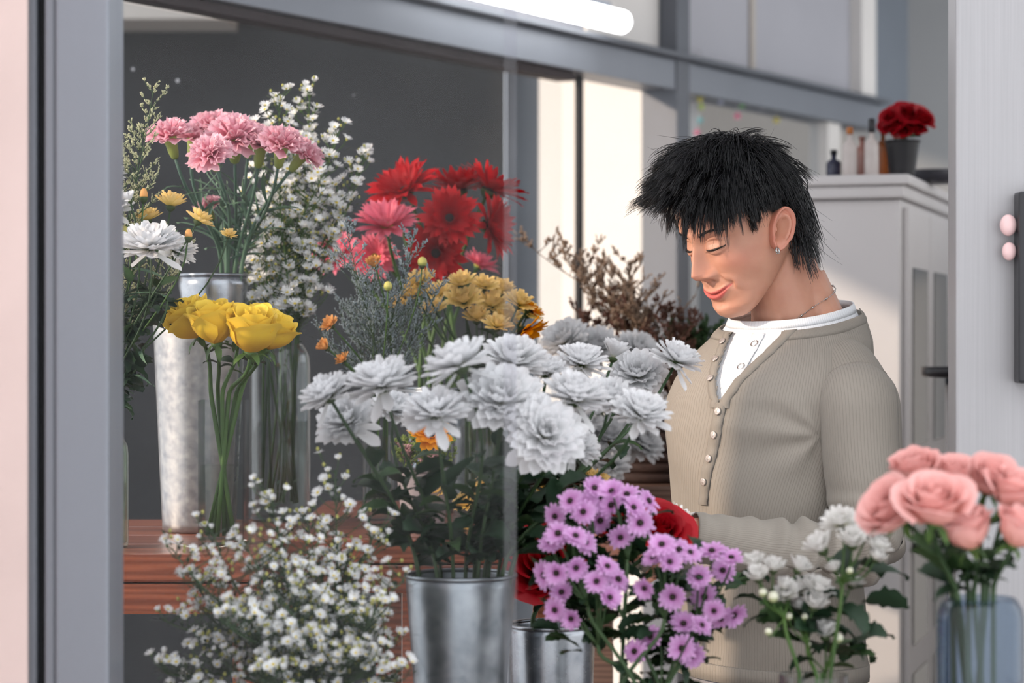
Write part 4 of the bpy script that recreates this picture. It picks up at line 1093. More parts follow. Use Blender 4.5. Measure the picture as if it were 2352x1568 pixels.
# --- buds on thin stems
BUDC = petal_mat('green_yellow_bud', [(0, srgb(120, 140, 70)), (1, srgb(206, 196, 110))], .5, .1, .1)
for k, (px, py, w_, Y, c_, zm, lb) in enumerate([(891, 657, 20, 3.86, C_SLIM, 1000, 'yellow round bud on a thin stem among the statice'), (970, 602, 22, 3.9, C_SLIM, 1000, 'green flower bud in front of the red gerbera'), (284, 530, 22, 3.5, C_BOT, 948, 'green round bud by the grey frame'), (433, 540, 24, 3.46, C_BOT, 948, 'orange bud right of the white chrysanthemum'), (330, 448, 26, 3.5, C_BOT, 948, 'orange tipped bud above the white chrysanthemum')]):
    Yc = c_[1]; mth = Vector((c_[0], Yc, top_z(zm, Yc)))
    t = thing('flower_bud', lb, 'bud', (c_[0], Yc, ZTAB + .02))
    p = at(px, py, Y)
    mb = MB(); mb.ball((0, 0, 0), ppx(w_ / 2, Y), 10, 8, sc=(1, 1, 1.15) if k < 3 else (.72, .72, 1.25)); mb.t = [.3 + .6 * (v[2] > 0) for v in mb.v]
    if k >= 1: part('calyx', calyx_mesh(ppx(w_ / 2, Y) * .8, ppx(w_ / 2, Y) * 1.1, CALYX_D), t, T(p - Vector((0, 0, ppx(w_ / 2, Y) * .35))))
    part('bud', mb.mesh('bud', BUDC if k in (0, 1, 2) else ORANGE), t, T(p))
    mb = MB(); mb.tube(bez(p, p - Vector((0, 0, .1)), mth + Vector((0, 0, .1)), mth, 8) + [Vector((c_[0], Yc, ZTAB + .02))], .0013, 5); part('stem', mb.mesh('stem', STEM), t)

# --- sprays: asters and other branching plants
def spray(name, label, cat, base, foot, tip, nb, blooms, spread, stem_m, low=.25, bloom_s=1.0, group=None, seed=1, lean=None, leaf_m=GREEN, nleafs=40, budn=10, r_main=.0020, up=.55, prune=None, curve=None):
    """one branching stem: main stem to tip, side twigs ending in blooms"""
    rg = random.Random(seed)
    RNG.seed(seed)
    base, foot, tip = Vector(base), Vector(foot), Vector(tip)
    t = thing(name, label, cat, foot, group)
    L = (tip - base).length
    c1 = base + Vector((0, 0, L * .4)) + (tip - base) * .1
    pts = bez(base, c1, tip - (tip - base).normalized() * L * .3 - Vector((0, 0, L * .05)), tip, 12)
    mb = MB(); mb.tube([foot] + pts, [r_main] + [r_main * (1.05 - .65 * k / 12) for k in range(13)], 5)
    lf = MB(); bd = MB()
    for k in range(nb):
        q = low + (1 - low) * (k + rg.random()) / nb
        q = min(.999, q)
        i = int(q * 12); p = pts[i].lerp(pts[min(12, i + 1)], q * 12 - i)
        a = rg.uniform(0, 2 * PI)
        wd = spread * (1.15 - q * .85) * rg.uniform(.45, 1.15)
        d = Vector((math.cos(a), math.sin(a) * .8, 0)) * wd + Vector((0, 0, wd * up * rg.uniform(.6, 1.5) + .008))
        e = p + d
        if prune and prune(e): continue
        mb.tube(bez(p, p + d * .3 + Vector((0, 0, -.004)), e - Vector((0, 0, d.length * .25)), e, 4), [r_main * .45, r_main * .42, r_main * .38, r_main * .32, r_main * .28], 4, caps=False)
        nrm = Vector((d.x * 1.0 + rg.uniform(-.02, .02), d.y - .028 + rg.uniform(-.02, .02), abs(d.z) + .025))
        o = part('bloom', rg.choice(blooms), t, aim(nrm, rg.random() * 6, e, bloom_s * rg.uniform(.82, 1.18)))
        if rg.random() < .7:
            dd = Vector((rg.uniform(-1, 1), rg.uniform(-1, 1), rg.uniform(.2, 1))).normalized() * .014
            m_ = p.lerp(e, .75)
            mb.tube([m_, m_ + dd * .6, m_ + dd], r_main * .25, 3, caps=False)
            bd.ball(m_ + dd, .0022, 6, 4, t=.6, sc=(1, 1, 1.3))
    for k in range(nleafs):
        q = rg.random() ** .8; i = min(11, int(q * 12)); p = pts[i].lerp(pts[i + 1], q * 12 - i)
        a = rg.uniform(0, 6.28)
        off = Vector((math.cos(a), math.sin(a), rg.uniform(0, .8))) * spread * rg.random() * .5
        d = Vector((math.cos(a), math.sin(a), rg.uniform(.1, .9))).normalized()
        side = d.cross(Vector((0, 0, 1))).normalized()
        Mx = Matrix(((d.x, side.x, 0, p.x + off.x), (d.y, side.y, 0, p.y + off.y), (d.z, side.z, 1, p.z + off.z), (0, 0, 0, 1)))
        petal(lf, rg.uniform(.012, .028), .004, 'leaf', 3, 1, a0=0, curl=-.4, cup=0, M=Mx, rng=rg, tr=(.2, 1))
    part('stem', mb.mesh('stem', stem_m), t)
    if lf.v: part('leaves', lf.mesh('leaves', leaf_m), t, kind='stuff')
    if bd.v: part('buds', bd.mesh('buds', BUDC), t, kind='stuff')
    return t
# tall white asters at the back
TA = [(640, 215, 34), (712, 205, 34), (602, 300, 26), (780, 300, 30), (835, 352, 28), (690, 330, 30), (745, 420, 32), (640, 430, 30), (800, 470, 26), (600, 520, 26), (690, 540, 32), (760, 560, 28), (620, 640, 26), (700, 660, 28), (660, 720, 22)]
WHT = ['tallest at the left top', 'tallest at the right top', 'behind the carnation heads', 'upper right of the tall bunch', 'far right tip of the tall bunch', 'upper middle of the tall bunch', 'right middle of the tall bunch', 'left middle of the tall bunch', 'right side above the gerberas', 'low left beside the carnation stems', 'middle of the tall bunch', 'low right of the tall bunch', 'low left above the jar', 'low middle above the jar', 'lowest, just above the jar mouth']
zj = top_z(790, YJ)
for k, (px, py, n) in enumerate([(a, b, int(c * 1.6)) for a, b, c in TA]):
    Y = 4.04 + .12 * ((k * 5) % 7) / 7
    bse = Vector((C_JAR[0] + .03 * math.sin(k * 1.9), C_JAR[1] + .03 * math.cos(k * 1.3), zj))
    spray('aster_spray', 'tall white aster spray, ' + WHT[k], 'flower', bse, (C_JAR[0] + .03 * math.cos(k), C_JAR[1] + .03 * math.sin(k * 2), ZTAB + .03), at(px, py, Y), n, AST_ME, .058, STEM, .30 if py < 400 else .15, 1.05, 'tall white asters in the jar', 600 + k, nleafs=110, budn=8)
# front white asters
FA = [(620, 1128, 30), (770, 1080, 28), (490, 1225, 24), (395, 1258, 22), (705, 1190, 30), (870, 1205, 24), (930, 1330, 22), (560, 1240, 30), (800, 1270, 30), (450, 1340, 26), (650, 1300, 34), (370, 1420, 22), (720, 1390, 36), (560, 1400, 34), (860, 1400, 30), (470, 1480, 30), (640, 1490, 34), (800, 1510, 34), (900, 1480, 26), (380, 1545, 20), (930, 1560, 20), (590, 1560, 24), (450, 1590, 26), (540, 1630, 28), (680, 1600, 30), (770, 1640, 28), (870, 1600, 28), (720, 1470, 30), (520, 1430, 28), (840, 1450, 26)]
WHF = ['highest left of the middle', 'tallest slender tip by the chrysanthemums', 'left shoulder of the mound', 'far left tip against the table', 'upper middle of the mound', 'right tip by the bucket stems', 'right side touching the bucket rim', 'upper left of the middle', 'upper right of the middle', 'left side below the table edge', 'centre top of the mound', 'far left under the table', 'centre of the mound', 'left of the centre', 'right side beside the bucket', 'lower left of the mound', 'lower middle of the mound', 'lower right of the mound', 'bottom right beside the bucket', 'bottom left corner tip', 'bottom right corner tip', 'bottom middle at the frame edge', 'below the left corner tip', 'lowest left of the middle', 'lowest in the middle', 'lowest right of the middle', 'lowest by the bucket', 'just right of the lower middle', 'just left of the lower middle', 'between the centre and the bucket']
for k, (px, py, n) in enumerate([(a, b, int(c * 1.6)) for a, b, c in FA]):
    Y = 2.96 + .16 * ((k * 5) % 7) / 7 - (.05 if py > 1380 else 0)
    bse = Vector((C_AST[0] + .05 * math.sin(k * 1.9), C_AST[1] + .04 * math.cos(k * 1.3), .968))
    tp = at(px, py, Y)
    if tp.z < .99: bse.z = tp.z - .05; bse.x = tp.x * .7 + C_AST[0] * .3
    spray('aster_spray', 'front white aster spray, ' + WHF[k], 'flower', bse, (C_AST[0] + .02 * math.cos(k), C_AST[1] + .02 * math.sin(k * 2), ZST + .02), tp, n, AST_ME, .066, STEM_D, .12, .74, 'front white asters', 700 + k, nleafs=150, leaf_m=GREEN_D)

# --- purple daisies: explicit blooms grouped on stems
PUR = [(1405, 1128), (1440, 1135), (1378, 1140), (1345, 1158), (1310, 1150), (1405, 1160), (1455, 1165), (1470, 1200), (1275, 1185), (1378, 1195), (1282, 1225), (1322, 1230), (1425, 1233), (1265, 1245), (1345, 1245), (1340, 1175), (1365, 1120), (1490, 1150),
       (1278, 1315), (1323, 1303), (1395, 1300), (1370, 1335), (1420, 1330), (1250, 1320), (1312, 1420), (1275, 1400), (1400, 1372), (1290, 1360),
       (1500, 1280), (1538, 1290), (1520, 1250), (1585, 1268), (1560, 1262), (1605, 1325), (1545, 1370), (1618, 1370), (1635, 1265), (1680, 1280), (1660, 1310), (1570, 1432), (1612, 1435), (1655, 1420), (1685, 1412), (1640, 1402), (1495, 1462), (1458, 1495), (1566, 1488), (1590, 1505), (1480, 1350)]
PG = [[], [], [], [], [], [], []]
CEN = [(1330, 1160), (1430, 1165), (1310, 1270), (1340, 1360), (1545, 1300), (1640, 1340), (1540, 1470)]
PGL = ['upper left head', 'topmost head under the white chrysanthemums', 'left head beside the dark red rose', 'lower left head over the bucket', 'right head in front of the forearm', 'far right head by the man', 'lowest head in front']
for (x, y) in PUR:
    PG[min(range(7), key=lambda i: (CEN[i][0] - x) ** 2 + (CEN[i][1] - y) ** 2)].append((x, y))
for g in range(7):
    RNG.seed(800 + g)
    cx_, cy_ = CEN[g]
    foot = inside(C_PUR, ZST + .02, .02, g); mth = inside(C_PUR, ZST + .19, .03, g)
    t = thing('purple_daisy_spray', 'purple daisy spray, ' + PGL[g], 'flower', foot, 'purple daisies')
    Yg = 2.93 - .03 * (g in (4, 6)) + .04 * (g in (0, 1))
    hub = at(cx_ * .75 + 1470 * .25, cy_ + 120, Yg + .02)
    mb = MB(); main = bez(mth, mth.lerp(hub, .4) + Vector((0, 0, .02)), hub - Vector((0, 0, .03)), hub, 8)
    mb.tube([foot] + main, [.0028] * 9 + [.0022], 6)
    for (x, y) in PG[g]:
        Yb = Yg + RNG.uniform(-.035, .035)
        p = at(x, y, Yb)
        nrm = Vector(((x - cx_) / 130 + RNG.uniform(-.3, .3), -1.0 + RNG.uniform(-.1, .5), (cy_ - y) / 90 + .35 + RNG.uniform(-.2, .2)))
        hd = RNG.choice(PUR_H); sc_ = ppx(66, Yb) / .034 * RNG.uniform(.88, 1.1)
        M = aim(nrm, RNG.random() * 6, p, sc_)
        b_ = part('bloom', hd.items[0][1], t, M)
        part('disc', hd.disc, b_, M)
        part('calyx', hd.cal, b_, M)
        n_ = nrm.normalized()
        mb.tube(bez(p - n_ * .006 * sc_, p - n_ * .03, hub.lerp(p, .35) + Vector((0, .005, 0)), hub, 6), [.0011, .0012, .0013, .0014, .0015, .0016, .0018], 5)
    part('stem', mb.mesh('stem', STEM_D), t)
    for k in range(40):
        p = main[RNG.randint(3, 8)].lerp(at(cx_, cy_, Yg + .05), RNG.random() * .9) if k < 14 else at(cx_ + RNG.uniform(-75, 75), cy_ + RNG.uniform(-20, 150), Yg + RNG.uniform(.02, .07))
        a = RNG.uniform(0, 6.28)
        put_leaf(t, LEAF_MUM, p + Vector((0, .02, 0)), (math.cos(a), math.sin(a) * .6 + .2, RNG.uniform(-.1, .8)), RNG.uniform(.5, .95))
# --- small white spray mums at right
SW = [(1932, 1208, 74, 0), (1992, 1222, 58, 2), (1958, 1252, 56, 1), (1890, 1264, 58, 1), (2008, 1262, 52, 2), (1735, 1300, 44, 1), (1776, 1310, 42, 1), (1742, 1330, 44, 1), (1832, 1310, 44, 1), (1838, 1358, 56, 0), (1876, 1362, 54, 2), (1808, 1372, 46, 2), (1868, 1395, 50, 1), (1840, 1402, 40, 1), (1895, 1462, 50, 1), (1862, 1345, 44, 0), (1918, 1310, 30, 1), (1955, 1345, 40, 1), (1800, 1352, 36, 1), (2010, 1285, 34, 1)]
SG = [[], [], [], []]
SC_ = [(1960, 1235), (1770, 1315), (1845, 1375), (1905, 1440)]
SGL = ['tallest head at the right', 'left head with small buds', 'middle head of crowded blooms', 'lowest head among leaves']
for q in SW: SG[min(range(4), key=lambda i: (SC_[i][0] - q[0]) ** 2 + (SC_[i][1] - q[1]) ** 2)].append(q)
SB = [(1752, 1360, 20, 1), (1776, 1370, 26, 1), (1765, 1450, 17, 1), (1812, 1415, 17, 2), (1848, 1416, 15, 2), (1858, 1480, 13, 3), (1925, 1465, 24, 3), (1952, 1310, 16, 0)]
WBUD = petal_mat('white_green_bud', [(0, srgb(180, 190, 130)), (1, srgb(236, 236, 214))], .5, .1, .05)
for g in range(4):
    RNG.seed(850 + g)
    foot = inside(C_SPR, ZST + .02, .015, g); mth = inside(C_SPR, ZST + .235, .02, g)
    t = thing('spray_mum', 'small white spray mum, ' + SGL[g], 'flower', foot, 'small white spray mums')
    Yg = 2.80 + .02 * g
    cx_, cy_ = SC_[g]
    hub = at(cx_ * .7 + 1875 * .3, cy_ + 105, Yg)
    mb = MB(); main = bez(mth, mth.lerp(hub, .5), hub - Vector((0, 0, .02)), hub, 6); mb.tube([foot] + main, .0024, 6)
    for (x, y, w_, hv) in SG[g]:
        Yb = Yg + RNG.uniform(-.03, .03); p = at(x, y, Yb)
        n_ = Vector(((x - cx_) / 120, -.45 + RNG.uniform(-.2, .2), 1)).normalized()
        s_ = 1.45 * ppx(w_, Yb) / (.098 if hv == 0 else .08)
        b_ = None
        M = aim(n_, RNG.random() * 6, p, s_)
        it = SMUM_W[hv].items
        b_ = part('bloom', it[0][1], t, M, 'stuff'); part('inner_petals', it[1][1], b_, M, 'stuff'); part('calyx', it[2][1], b_, M)
        mb.tube(bez(p - n_ * .012 * s_, p - n_ * .04, hub.lerp(p, .4), hub, 6), [.0012, .0012, .0013, .0014, .0015, .0016, .0018], 5)
    for (x, y, w_, gg) in SB:
        if gg != g: continue
        p = at(x, y, Yg - .01)
        bb = MB(); bb.ball((0, 0, 0), ppx(w_ / 2, Yg), 10, 8); bb.t = [.2 + .8 * (v[2] > -.0005) for v in bb.v]
        part('bud', bb.mesh('bud', WBUD), t, T(p)); mb.tube(bez(p, p - Vector((0, 0, .02)), hub.lerp(p, .4), hub, 5), .0011, 5)
    part('stem', mb.mesh('stem', STEM), t)
    for k in range(12):
        p = main[RNG.randint(1, 6)].lerp(at(cx_ + 15, cy_ + 20, Yg + .04), RNG.random() * .75) + Vector((RNG.uniform(-.01, .03), .015, 0))
        a = RNG.uniform(0, 6.28)
        put_leaf(t, LEAF_MUM, p, (math.cos(a), math.sin(a) * .6, RNG.uniform(-.2, .7)), RNG.uniform(.6, 1.05))

# --- wispy plants: grey statice, cream caspia, dried brown sprays
def wisp(name, label, cat, foot, mouth, tip, spread, flm, stm, seed, n1=16, n2=6, n3=5, fs=.0016, group=None, r=.0014, low=.3):
    rg = random.Random(seed)
    foot, mouth, tip = Vector(foot), Vector(mouth), Vector(tip)
    t = thing(name, label, cat, foot, group)
    L = (tip - mouth).length
    pts = bez(mouth, mouth + Vector((0, 0, L * .4)), tip - (tip - mouth) * .3, tip, 12)
    mb = MB(); mb.tube([foot] + pts, [r] + [r * (1 - .7 * k / 12) for k in range(13)], 4)
    fl = MB()
    def floret(p, d):
        s = fs * rg.uniform(.7, 1.4)
        u = d.orthogonal().normalized() * s * .55; w = d.cross(u).normalized() * s * .55
        fl.add([p, p + d * s + u, p + d * s + w, p + d * s - u, p + d * s - w, p + d * s * 2.0], [(0, 1, 2), (0, 2, 3), (0, 3, 4), (0, 4, 1), (5, 2, 1), (5, 3, 2), (5, 4, 3), (5, 1, 4)], [.1, .7, .7, .7, .7, 1])
    for k in range(n1):
        q = min(.99, low + (1 - low) * (k + rg.random()) / n1)
        i = int(q * 12); p = pts[i].lerp(pts[i + 1], q * 12 - i)
        a = rg.uniform(0, 6.28); wd = spread * (1.1 - .8 * q) * rg.uniform(.5, 1.1)
        d = Vector((math.cos(a), math.sin(a) * .8, rg.uniform(.7, 1.5)))
        e = p + d * wd
        br = bez(p, p + d * wd * .3, e - Vector((0, 0, wd * .3)), e, 6)
        mb.tube(br, [r * .5, r * .45, r * .4, r * .36, r * .32, r * .28, r * .2], 3, caps=False)
        for m_ in range(n2):
            b = br[1 + rg.randint(0, 5)]
            d2 = (d.normalized() + Vector((rg.uniform(-1, 1), rg.uniform(-1, 1), rg.uniform(-.2, 1))) * .9).normalized()
            l2 = wd * rg.uniform(.18, .4)
            mb.tube([b, b + d2 * l2], [r * .25, r * .15], 3, caps=False)
            for f_ in range(n3):
                floret(b + d2 * l2 * ((f_ + .6) / n3), (d2 + Vector((rg.uniform(-.6, .6), rg.uniform(-.6, .6), rg.uniform(-.2, .6)))).normalized())
    part('stem', mb.mesh('stem', stm), t); part('florets', fl.mesh('florets', flm), t, kind='stuff')
    return t
mS = Vector((C_SLIM[0], C_SLIM[1], top_z(1000, YV)))
for k, (px, py, sp, where) in enumerate([(800, 545, .075, 'left tip behind the asters'), (950, 545, .06, 'right tip in front of the red gerbera'), (860, 640, .085, 'middle of the grey bunch'), (1010, 650, .06, 'leaning right over the amber mums'), (900, 720, .085, 'lower middle of the grey bunch'), (815, 730, .07, 'lower left of the grey bunch')]):
    wisp('statice_spray', 'grey lavender statice spray, ' + where, 'plant', (C_SLIM[0] + .01 * math.cos(k), C_SLIM[1] + .01 * math.sin(k), ZTAB + .02), mS + Vector((.012 * math.cos(k * 2), .012 * math.sin(k * 2), 0)), at(px, py, 3.86 + .03 * k), sp * 1.15, LAVEN, STEM_D, 900 + k, 34, 9, 6, .0019, 'grey statice', low=.25)
for k, (px, py, sp, where) in enumerate([(352, 205, .055, 'tallest by the carnations'), (268, 285, .05, 'against the grey frame'), (330, 300, .055, 'below the tallest one'), (420, 560, .06, 'drooping right under the carnations'), (300, 640, .06, 'low by the bottle'), (290, 420, .06, 'behind the white chrysanthemum')]):
    wisp('caspia_spray', 'cream caspia spray, ' + where, 'plant', (C_BOT[0] + .015 * math.cos(k), C_BOT[1] + .015 * math.sin(k), ZTAB + .02), mB + Vector((.003 * math.cos(k * 2), .003 * math.sin(k * 2), 0)), at(px, py, 3.52 + .02 * k), sp * 1.15, CASPIA, STEM_D, 920 + k, 28, 8, 6, .0019, 'cream caspia', low=.42)
# basket of dried sprays and pale hydrangea-like mums on the bench
M_BASKET = mat('dark_woven_basket', srgb(52, 34, 30), .8, var=.35, scale=60, bump=.8, bscale=90, stretch=(1, 1, 4))
CB = (px_x(1500, 4.66), 4.66)
tb = thing('woven_basket', 'dark brown woven basket behind the white flowers', 'basket', (CB[0], CB[1], 1.15))
for k in range(8):
    z0 = 1.151 + k * .019
    mb = MB(); rr = .078 + .006 * math.sin(k * .5)
    mb.lathe([(rr + .0075 * math.cos(a), z0 + .0105 + .0105 * math.sin(a)) for a in [2 * PI * i / 8 for i in range(8)]], 30, closed=True)
    part('coil', mb.mesh('coil', M_BASKET), tb, T((CB[0], CB[1], 0)))
mb = MB(); mb.lathe([(.07, 1.1505), (.07, 1.156)], 24); part('bottom', mb.mesh('bottom', M_BASKET), tb, T((CB[0], CB[1], 0)))
for k, (px, py, sp, dk, where) in enumerate([(1290, 590, .10, 0, 'pale, far left by the doorway'), (1345, 640, .09, 0, 'pale, against the dark door edge'), (1440, 600, .10, 0, 'pale, tall against the white doorway'), (1215, 560, .10, 0, 'pale, behind the amber flowers'), (1395, 690, .09, 1, 'brown, below the doorway'), (1480, 690, .09, 1, 'brown, middle of the basket'), (1540, 720, .08, 1, 'brown, beside the chin'), (1590, 740, .07, 1, 'brown, low by the collar'), (1445, 760, .09, 1, 'brown, low in front'), (1520, 820, .08, 1, 'dark, behind the white bloom'), (1560, 900, .07, 1, 'dark, behind the sweater edge'), (1330, 740, .09, 1, 'brown, low at the left')]):
    wisp('dried_spray', 'dried spray, ' + where, 'plant', (CB[0] + .03 * math.cos(k), CB[1] + .03 * math.sin(k), 1.16), (CB[0] + .05 * math.cos(k * 2), CB[1] + .05 * math.sin(k * 2), 1.30), at(px, py, 4.66 + .02 * (k % 3)), sp, DRIED_D if dk else DRIED, DSTEM, 940 + k, 22, 8, 6, .0034, 'dried sprays', r=.002, low=.3)
for k, (px, py, where) in enumerate([(1640, 760, 'by the collar'), (1600, 790, 'left of the collar')]):
    wisp('green_filler', 'green leafy filler behind the man, ' + where, 'plant', (CB[0] + .02, CB[1] + .03, 1.16), (CB[0] + .05, CB[1] + .03, 1.30), at(px, py, 4.72), .08, GREEN, STEM_D, 960 + k, 22, 8, 6, .004, 'green filler', r=.002)
# pale white blooms further back, in a glass jar on the set-back table
C_BK = (px_x(1340, 4.42), 4.42)
jar('glass_jar', 'clear glass jar holding the blurred white chrysanthemums', C_BK, [(.045, 0), (.047, .005), (.05, .17)], ZTAB, M_GLASS, .1)
for k, (px, py, w_, where) in enumerate([(1300, 790, 130, 'top left'), (1370, 800, 120, 'top, second from left'), (1460, 812, 120, 'top right of the half open bud'), (1330, 960, 130, 'middle left'), (1400, 1010, 130, 'middle'), (1470, 1020, 120, 'right, above the bench'), (1390, 1070, 120, 'low middle'), (1320, 1060, 110, 'low left'), (1455, 960, 110, 'behind the low right bloom')]):
    Y = 4.36 + .03 * (k % 3)
    flower('chrysanthemum', 'blurred white chrysanthemum at the back, ' + where, 'flower', MUM[k % 3], at(px, py, Y), (((px - 1370) / 150), -.7, .8), ppx(w_, Y) / .097, inside(C_BK, ZTAB + .17, .03, k), inside(C_BK, ZTAB + .02, .03, k), STEM_D, .0024, LEAF_OVAL, 2, 'blurred white chrysanthemums', stem_off=.0095, bend=.3, seed=560 + k)
# warm amber flowers low behind the stems
for k, (px, py, w_, where) in enumerate([(1010, 1130, 70, 'left of the stems'), (1075, 1160, 76, 'among the bucket stems'), (1060, 1230, 70, 'low among the bucket stems'), (1120, 1120, 76, 'upper right of the stems'), (1250, 1130, 84, 'under the lowest white bloom'), (1320, 1085, 90, 'right, brightest'), (1370, 1110, 76, 'right, above the purple daisies'), (1180, 1180, 80, 'centre of the shade')]):
    Y = 3.9
    c_ = (px_x(1190, 3.9), 3.9)
    flower('amber_chrysanthemum', 'amber chrysanthemum low behind the stems, ' + where, 'flower', SMUM_A[k % 2], at(px, py, Y), ((px - 1190) / 200, -.6, .8), ppx(w_, Y) / .098, inside(c_, ZTAB + .06, .01, k), inside(c_, ZTAB + .015, .01, k), STEM_D, .002, LEAF_OVAL, 2, 'amber chrysanthemums in the low cup', stem_off=.013, lsc=.6, bend=.3, seed=580 + k)
jar('glass_cup', 'low glass cup holding the lower amber chrysanthemums', (px_x(1190, 3.9), 3.9), [(.035, 0), (.037, .004), (.04, .07)], ZTAB, M_GLASS, .05, cat='vase')
# small green plant with pink flowers in the grey pot
PLANTP = petal_mat('tiny_pink_floret', [(0, srgb(200, 150, 150)), (1, srgb(224, 176, 180))], .6, .2, .1)
PLANTG = petal_mat('fresh_green_tuft', [(0, srgb(96, 120, 60)), (1, srgb(150, 168, 92))], .6, .2, .2)
for k in range(7):
    px = 915 + k * 19; py = 1020 + 14 * math.sin(k * 2.1)
    wisp('pot_plant', ['leftmost', 'second from left', 'left middle', 'middle', 'right middle', 'second from right', 'rightmost'][k] + ' green sprig in the grey pot', 'plant', (C_POT[0] + (k - 3) * .008, C_POT[1], ZTAB + .05), (C_POT[0] + (k - 3) * .010, C_POT[1] - .01, top_z(1085, YG)), at(px, py, YG - .01 * (k % 3)), .028, PLANTP if k % 3 == 1 else PLANTG, STEM, 980 + k, 16, 7, 5, .0024, 'sprigs in the grey pot', r=.001, low=.1)
# potted red roses on the cabinet
M_DPOT = mat('black_flower_pot', (.02, .02, .024), .5, var=.2)
PC = (px_x(2072, 5.08), 5.08)
bucket('flower_pot', 'black flower pot of red roses on the white cabinet', PC, ppx(40, 5.08), ppx(28, 5.08), ZC, top_z(325, 5.08), M_DPOT, 'pot')
for k, (px, py, w_, where) in enumerate([(2052, 288, 62, 'left'), (2085, 262, 56, 'top'), (2118, 272, 58, 'right'), (2045, 268, 44, 'far left, small'), (2100, 292, 50, 'front right'), (2072, 300, 46, 'front centre')]):
    nrm = Vector(((px - 2080) / 60, -.6, .6)); s_ = ppx(w_, 5.06) / 1.9; n_ = nrm.normalized()
    flower('red_rose', 'red rose in the black pot on the cabinet, ' + where, 'flower', ROSE_R[k % 2], at(px, py, 5.06) - n_ * s_ * .5, nrm, s_, (PC[0] + .012 * math.cos(k), PC[1] + .012 * math.sin(k), top_z(330, 5.08)), (PC[0], PC[1], ZC + .02), STEM_D, .002, LEAF_ROSE, 3, 'red roses on the cabinet', stem_off=.2, lsc=.7, span=(.1, .6), bend=.3, seed=590 + k)
# fallen petals on the table edge
for k, (px, dx, lb) in enumerate([(440, -1, 'fallen white petal left on the table edge'), (500, 1, 'fallen white petal right on the table edge')]):
    RNG.seed(k)
    mb = MB(); petal(mb, .045, .016, 'strap', 5, 2, a0=.05, curl=.3, cup=.2); p = at(px, 1254, 3.53); p.z = ZTAB + .002
    o = part('fallen_petal', mb.mesh('fallen_petal', WHITE), None, T(p) @ Matrix.Rotation(.3 if dx > 0 else PI - .3, 4, 'Z')); tag(o, lb, 'petal', 'fallen petals')

# ---------------------------------------------------------------- the man
rgm = random.Random(99)
YMAN = 3.62
TH_B, TH_H, PITCH, HS = R(60), R(58), R(22), 1.06
def yaw_matrix(th, loc):      # local x = his right, y = forward, z = up
    return Matrix(((-math.cos(th), -math.sin(th), 0, loc[0]), (math.sin(th), -math.cos(th), 0, loc[1]), (0, 0, 1, loc[2]), (0, 0, 0, 1)))
TC = at(1770, 0, YMAN); TC.z = 0
TB = yaw_matrix(TH_B, TC)                       # torso: z is world height
HC = at(1708, 514, YMAN - 0.02)
HM = yaw_matrix(TH_H, HC) @ Matrix.Rotation(-PITCH, 4, 'X') @ Matrix.Scale(HS, 4)
HMI = HM.inverted()
person = thing('person', 'young man in a beige henley sweater looking down at the flowers', 'person', (TC.x, TC.y, 0))

# --- skin material: colour from masks stored on the mesh
def skin_mat():
    m, nt, b = nodes_of('skin')
    L = nt.links
    def attr(n):
        a = nt.nodes.new('ShaderNodeAttribute'); a.attribute_name = n; return a.outputs['Fac']
    def mix(fac, a, bcol):
        x = nt.nodes.new('ShaderNodeMixRGB'); L.new(fac, x.inputs[0])
        if isinstance(a, tuple): x.inputs[1].default_value = _c(a)
        else: L.new(a, x.inputs[1])
        x.inputs[2].default_value = _c(bcol); return x.outputs[0]
    n = nt.nodes.new('ShaderNodeTexNoise'); n.inputs['Scale'].default_value = 28; n.inputs['Detail'].default_value = 5
    tc = nt.nodes.new('ShaderNodeTexCoord'); L.new(tc.outputs['Object'], n.inputs['Vector'])
    mr = nt.nodes.new('ShaderNodeMapRange'); mr.inputs['From Min'].default_value = .35; mr.inputs['From Max'].default_value = .7; L.new(n.outputs['Fac'], mr.inputs['Value'])
    c = mix(mr.outputs[0], srgb(204, 152, 128), srgb(195, 140, 118))
    c = mix(attr('flush'), c, srgb(208, 118, 100))
    c = mix(attr('lip'), c, srgb(196, 100, 94))
    c = mix(attr('hairmask'), c, srgb(16, 15, 16))
    L.new(c, b.inputs['Base Color'])
    b.inputs['Roughness'].default_value = .46
    b.inputs['Specular IOR Level'].default_value = .45
    b.inputs['Subsurface Weight'].default_value = .18
    b.inputs['Subsurface Radius'].default_value = (.9, .35, .2)
    b.inputs['Subsurface Scale'].default_value = .006
    n2 = nt.nodes.new('ShaderNodeTexNoise'); n2.inputs['Scale'].default_value = 900; L.new(tc.outputs['Object'], n2.inputs['Vector'])
    bp = nt.nodes.new('ShaderNodeBump'); bp.inputs['Strength'].default_value = .12; bp.inputs['Distance'].default_value = .0006
    L.new(n2.outputs['Fac'], bp.inputs['Height']); L.new(bp.outputs['Normal'], b.inputs['Normal'])
    return m
M_SKIN = skin_mat()
M_HAIR = mat('black_hair', (.0065, .0065, .0085), .30, 0, var=.3, scale=60, spec=.5)

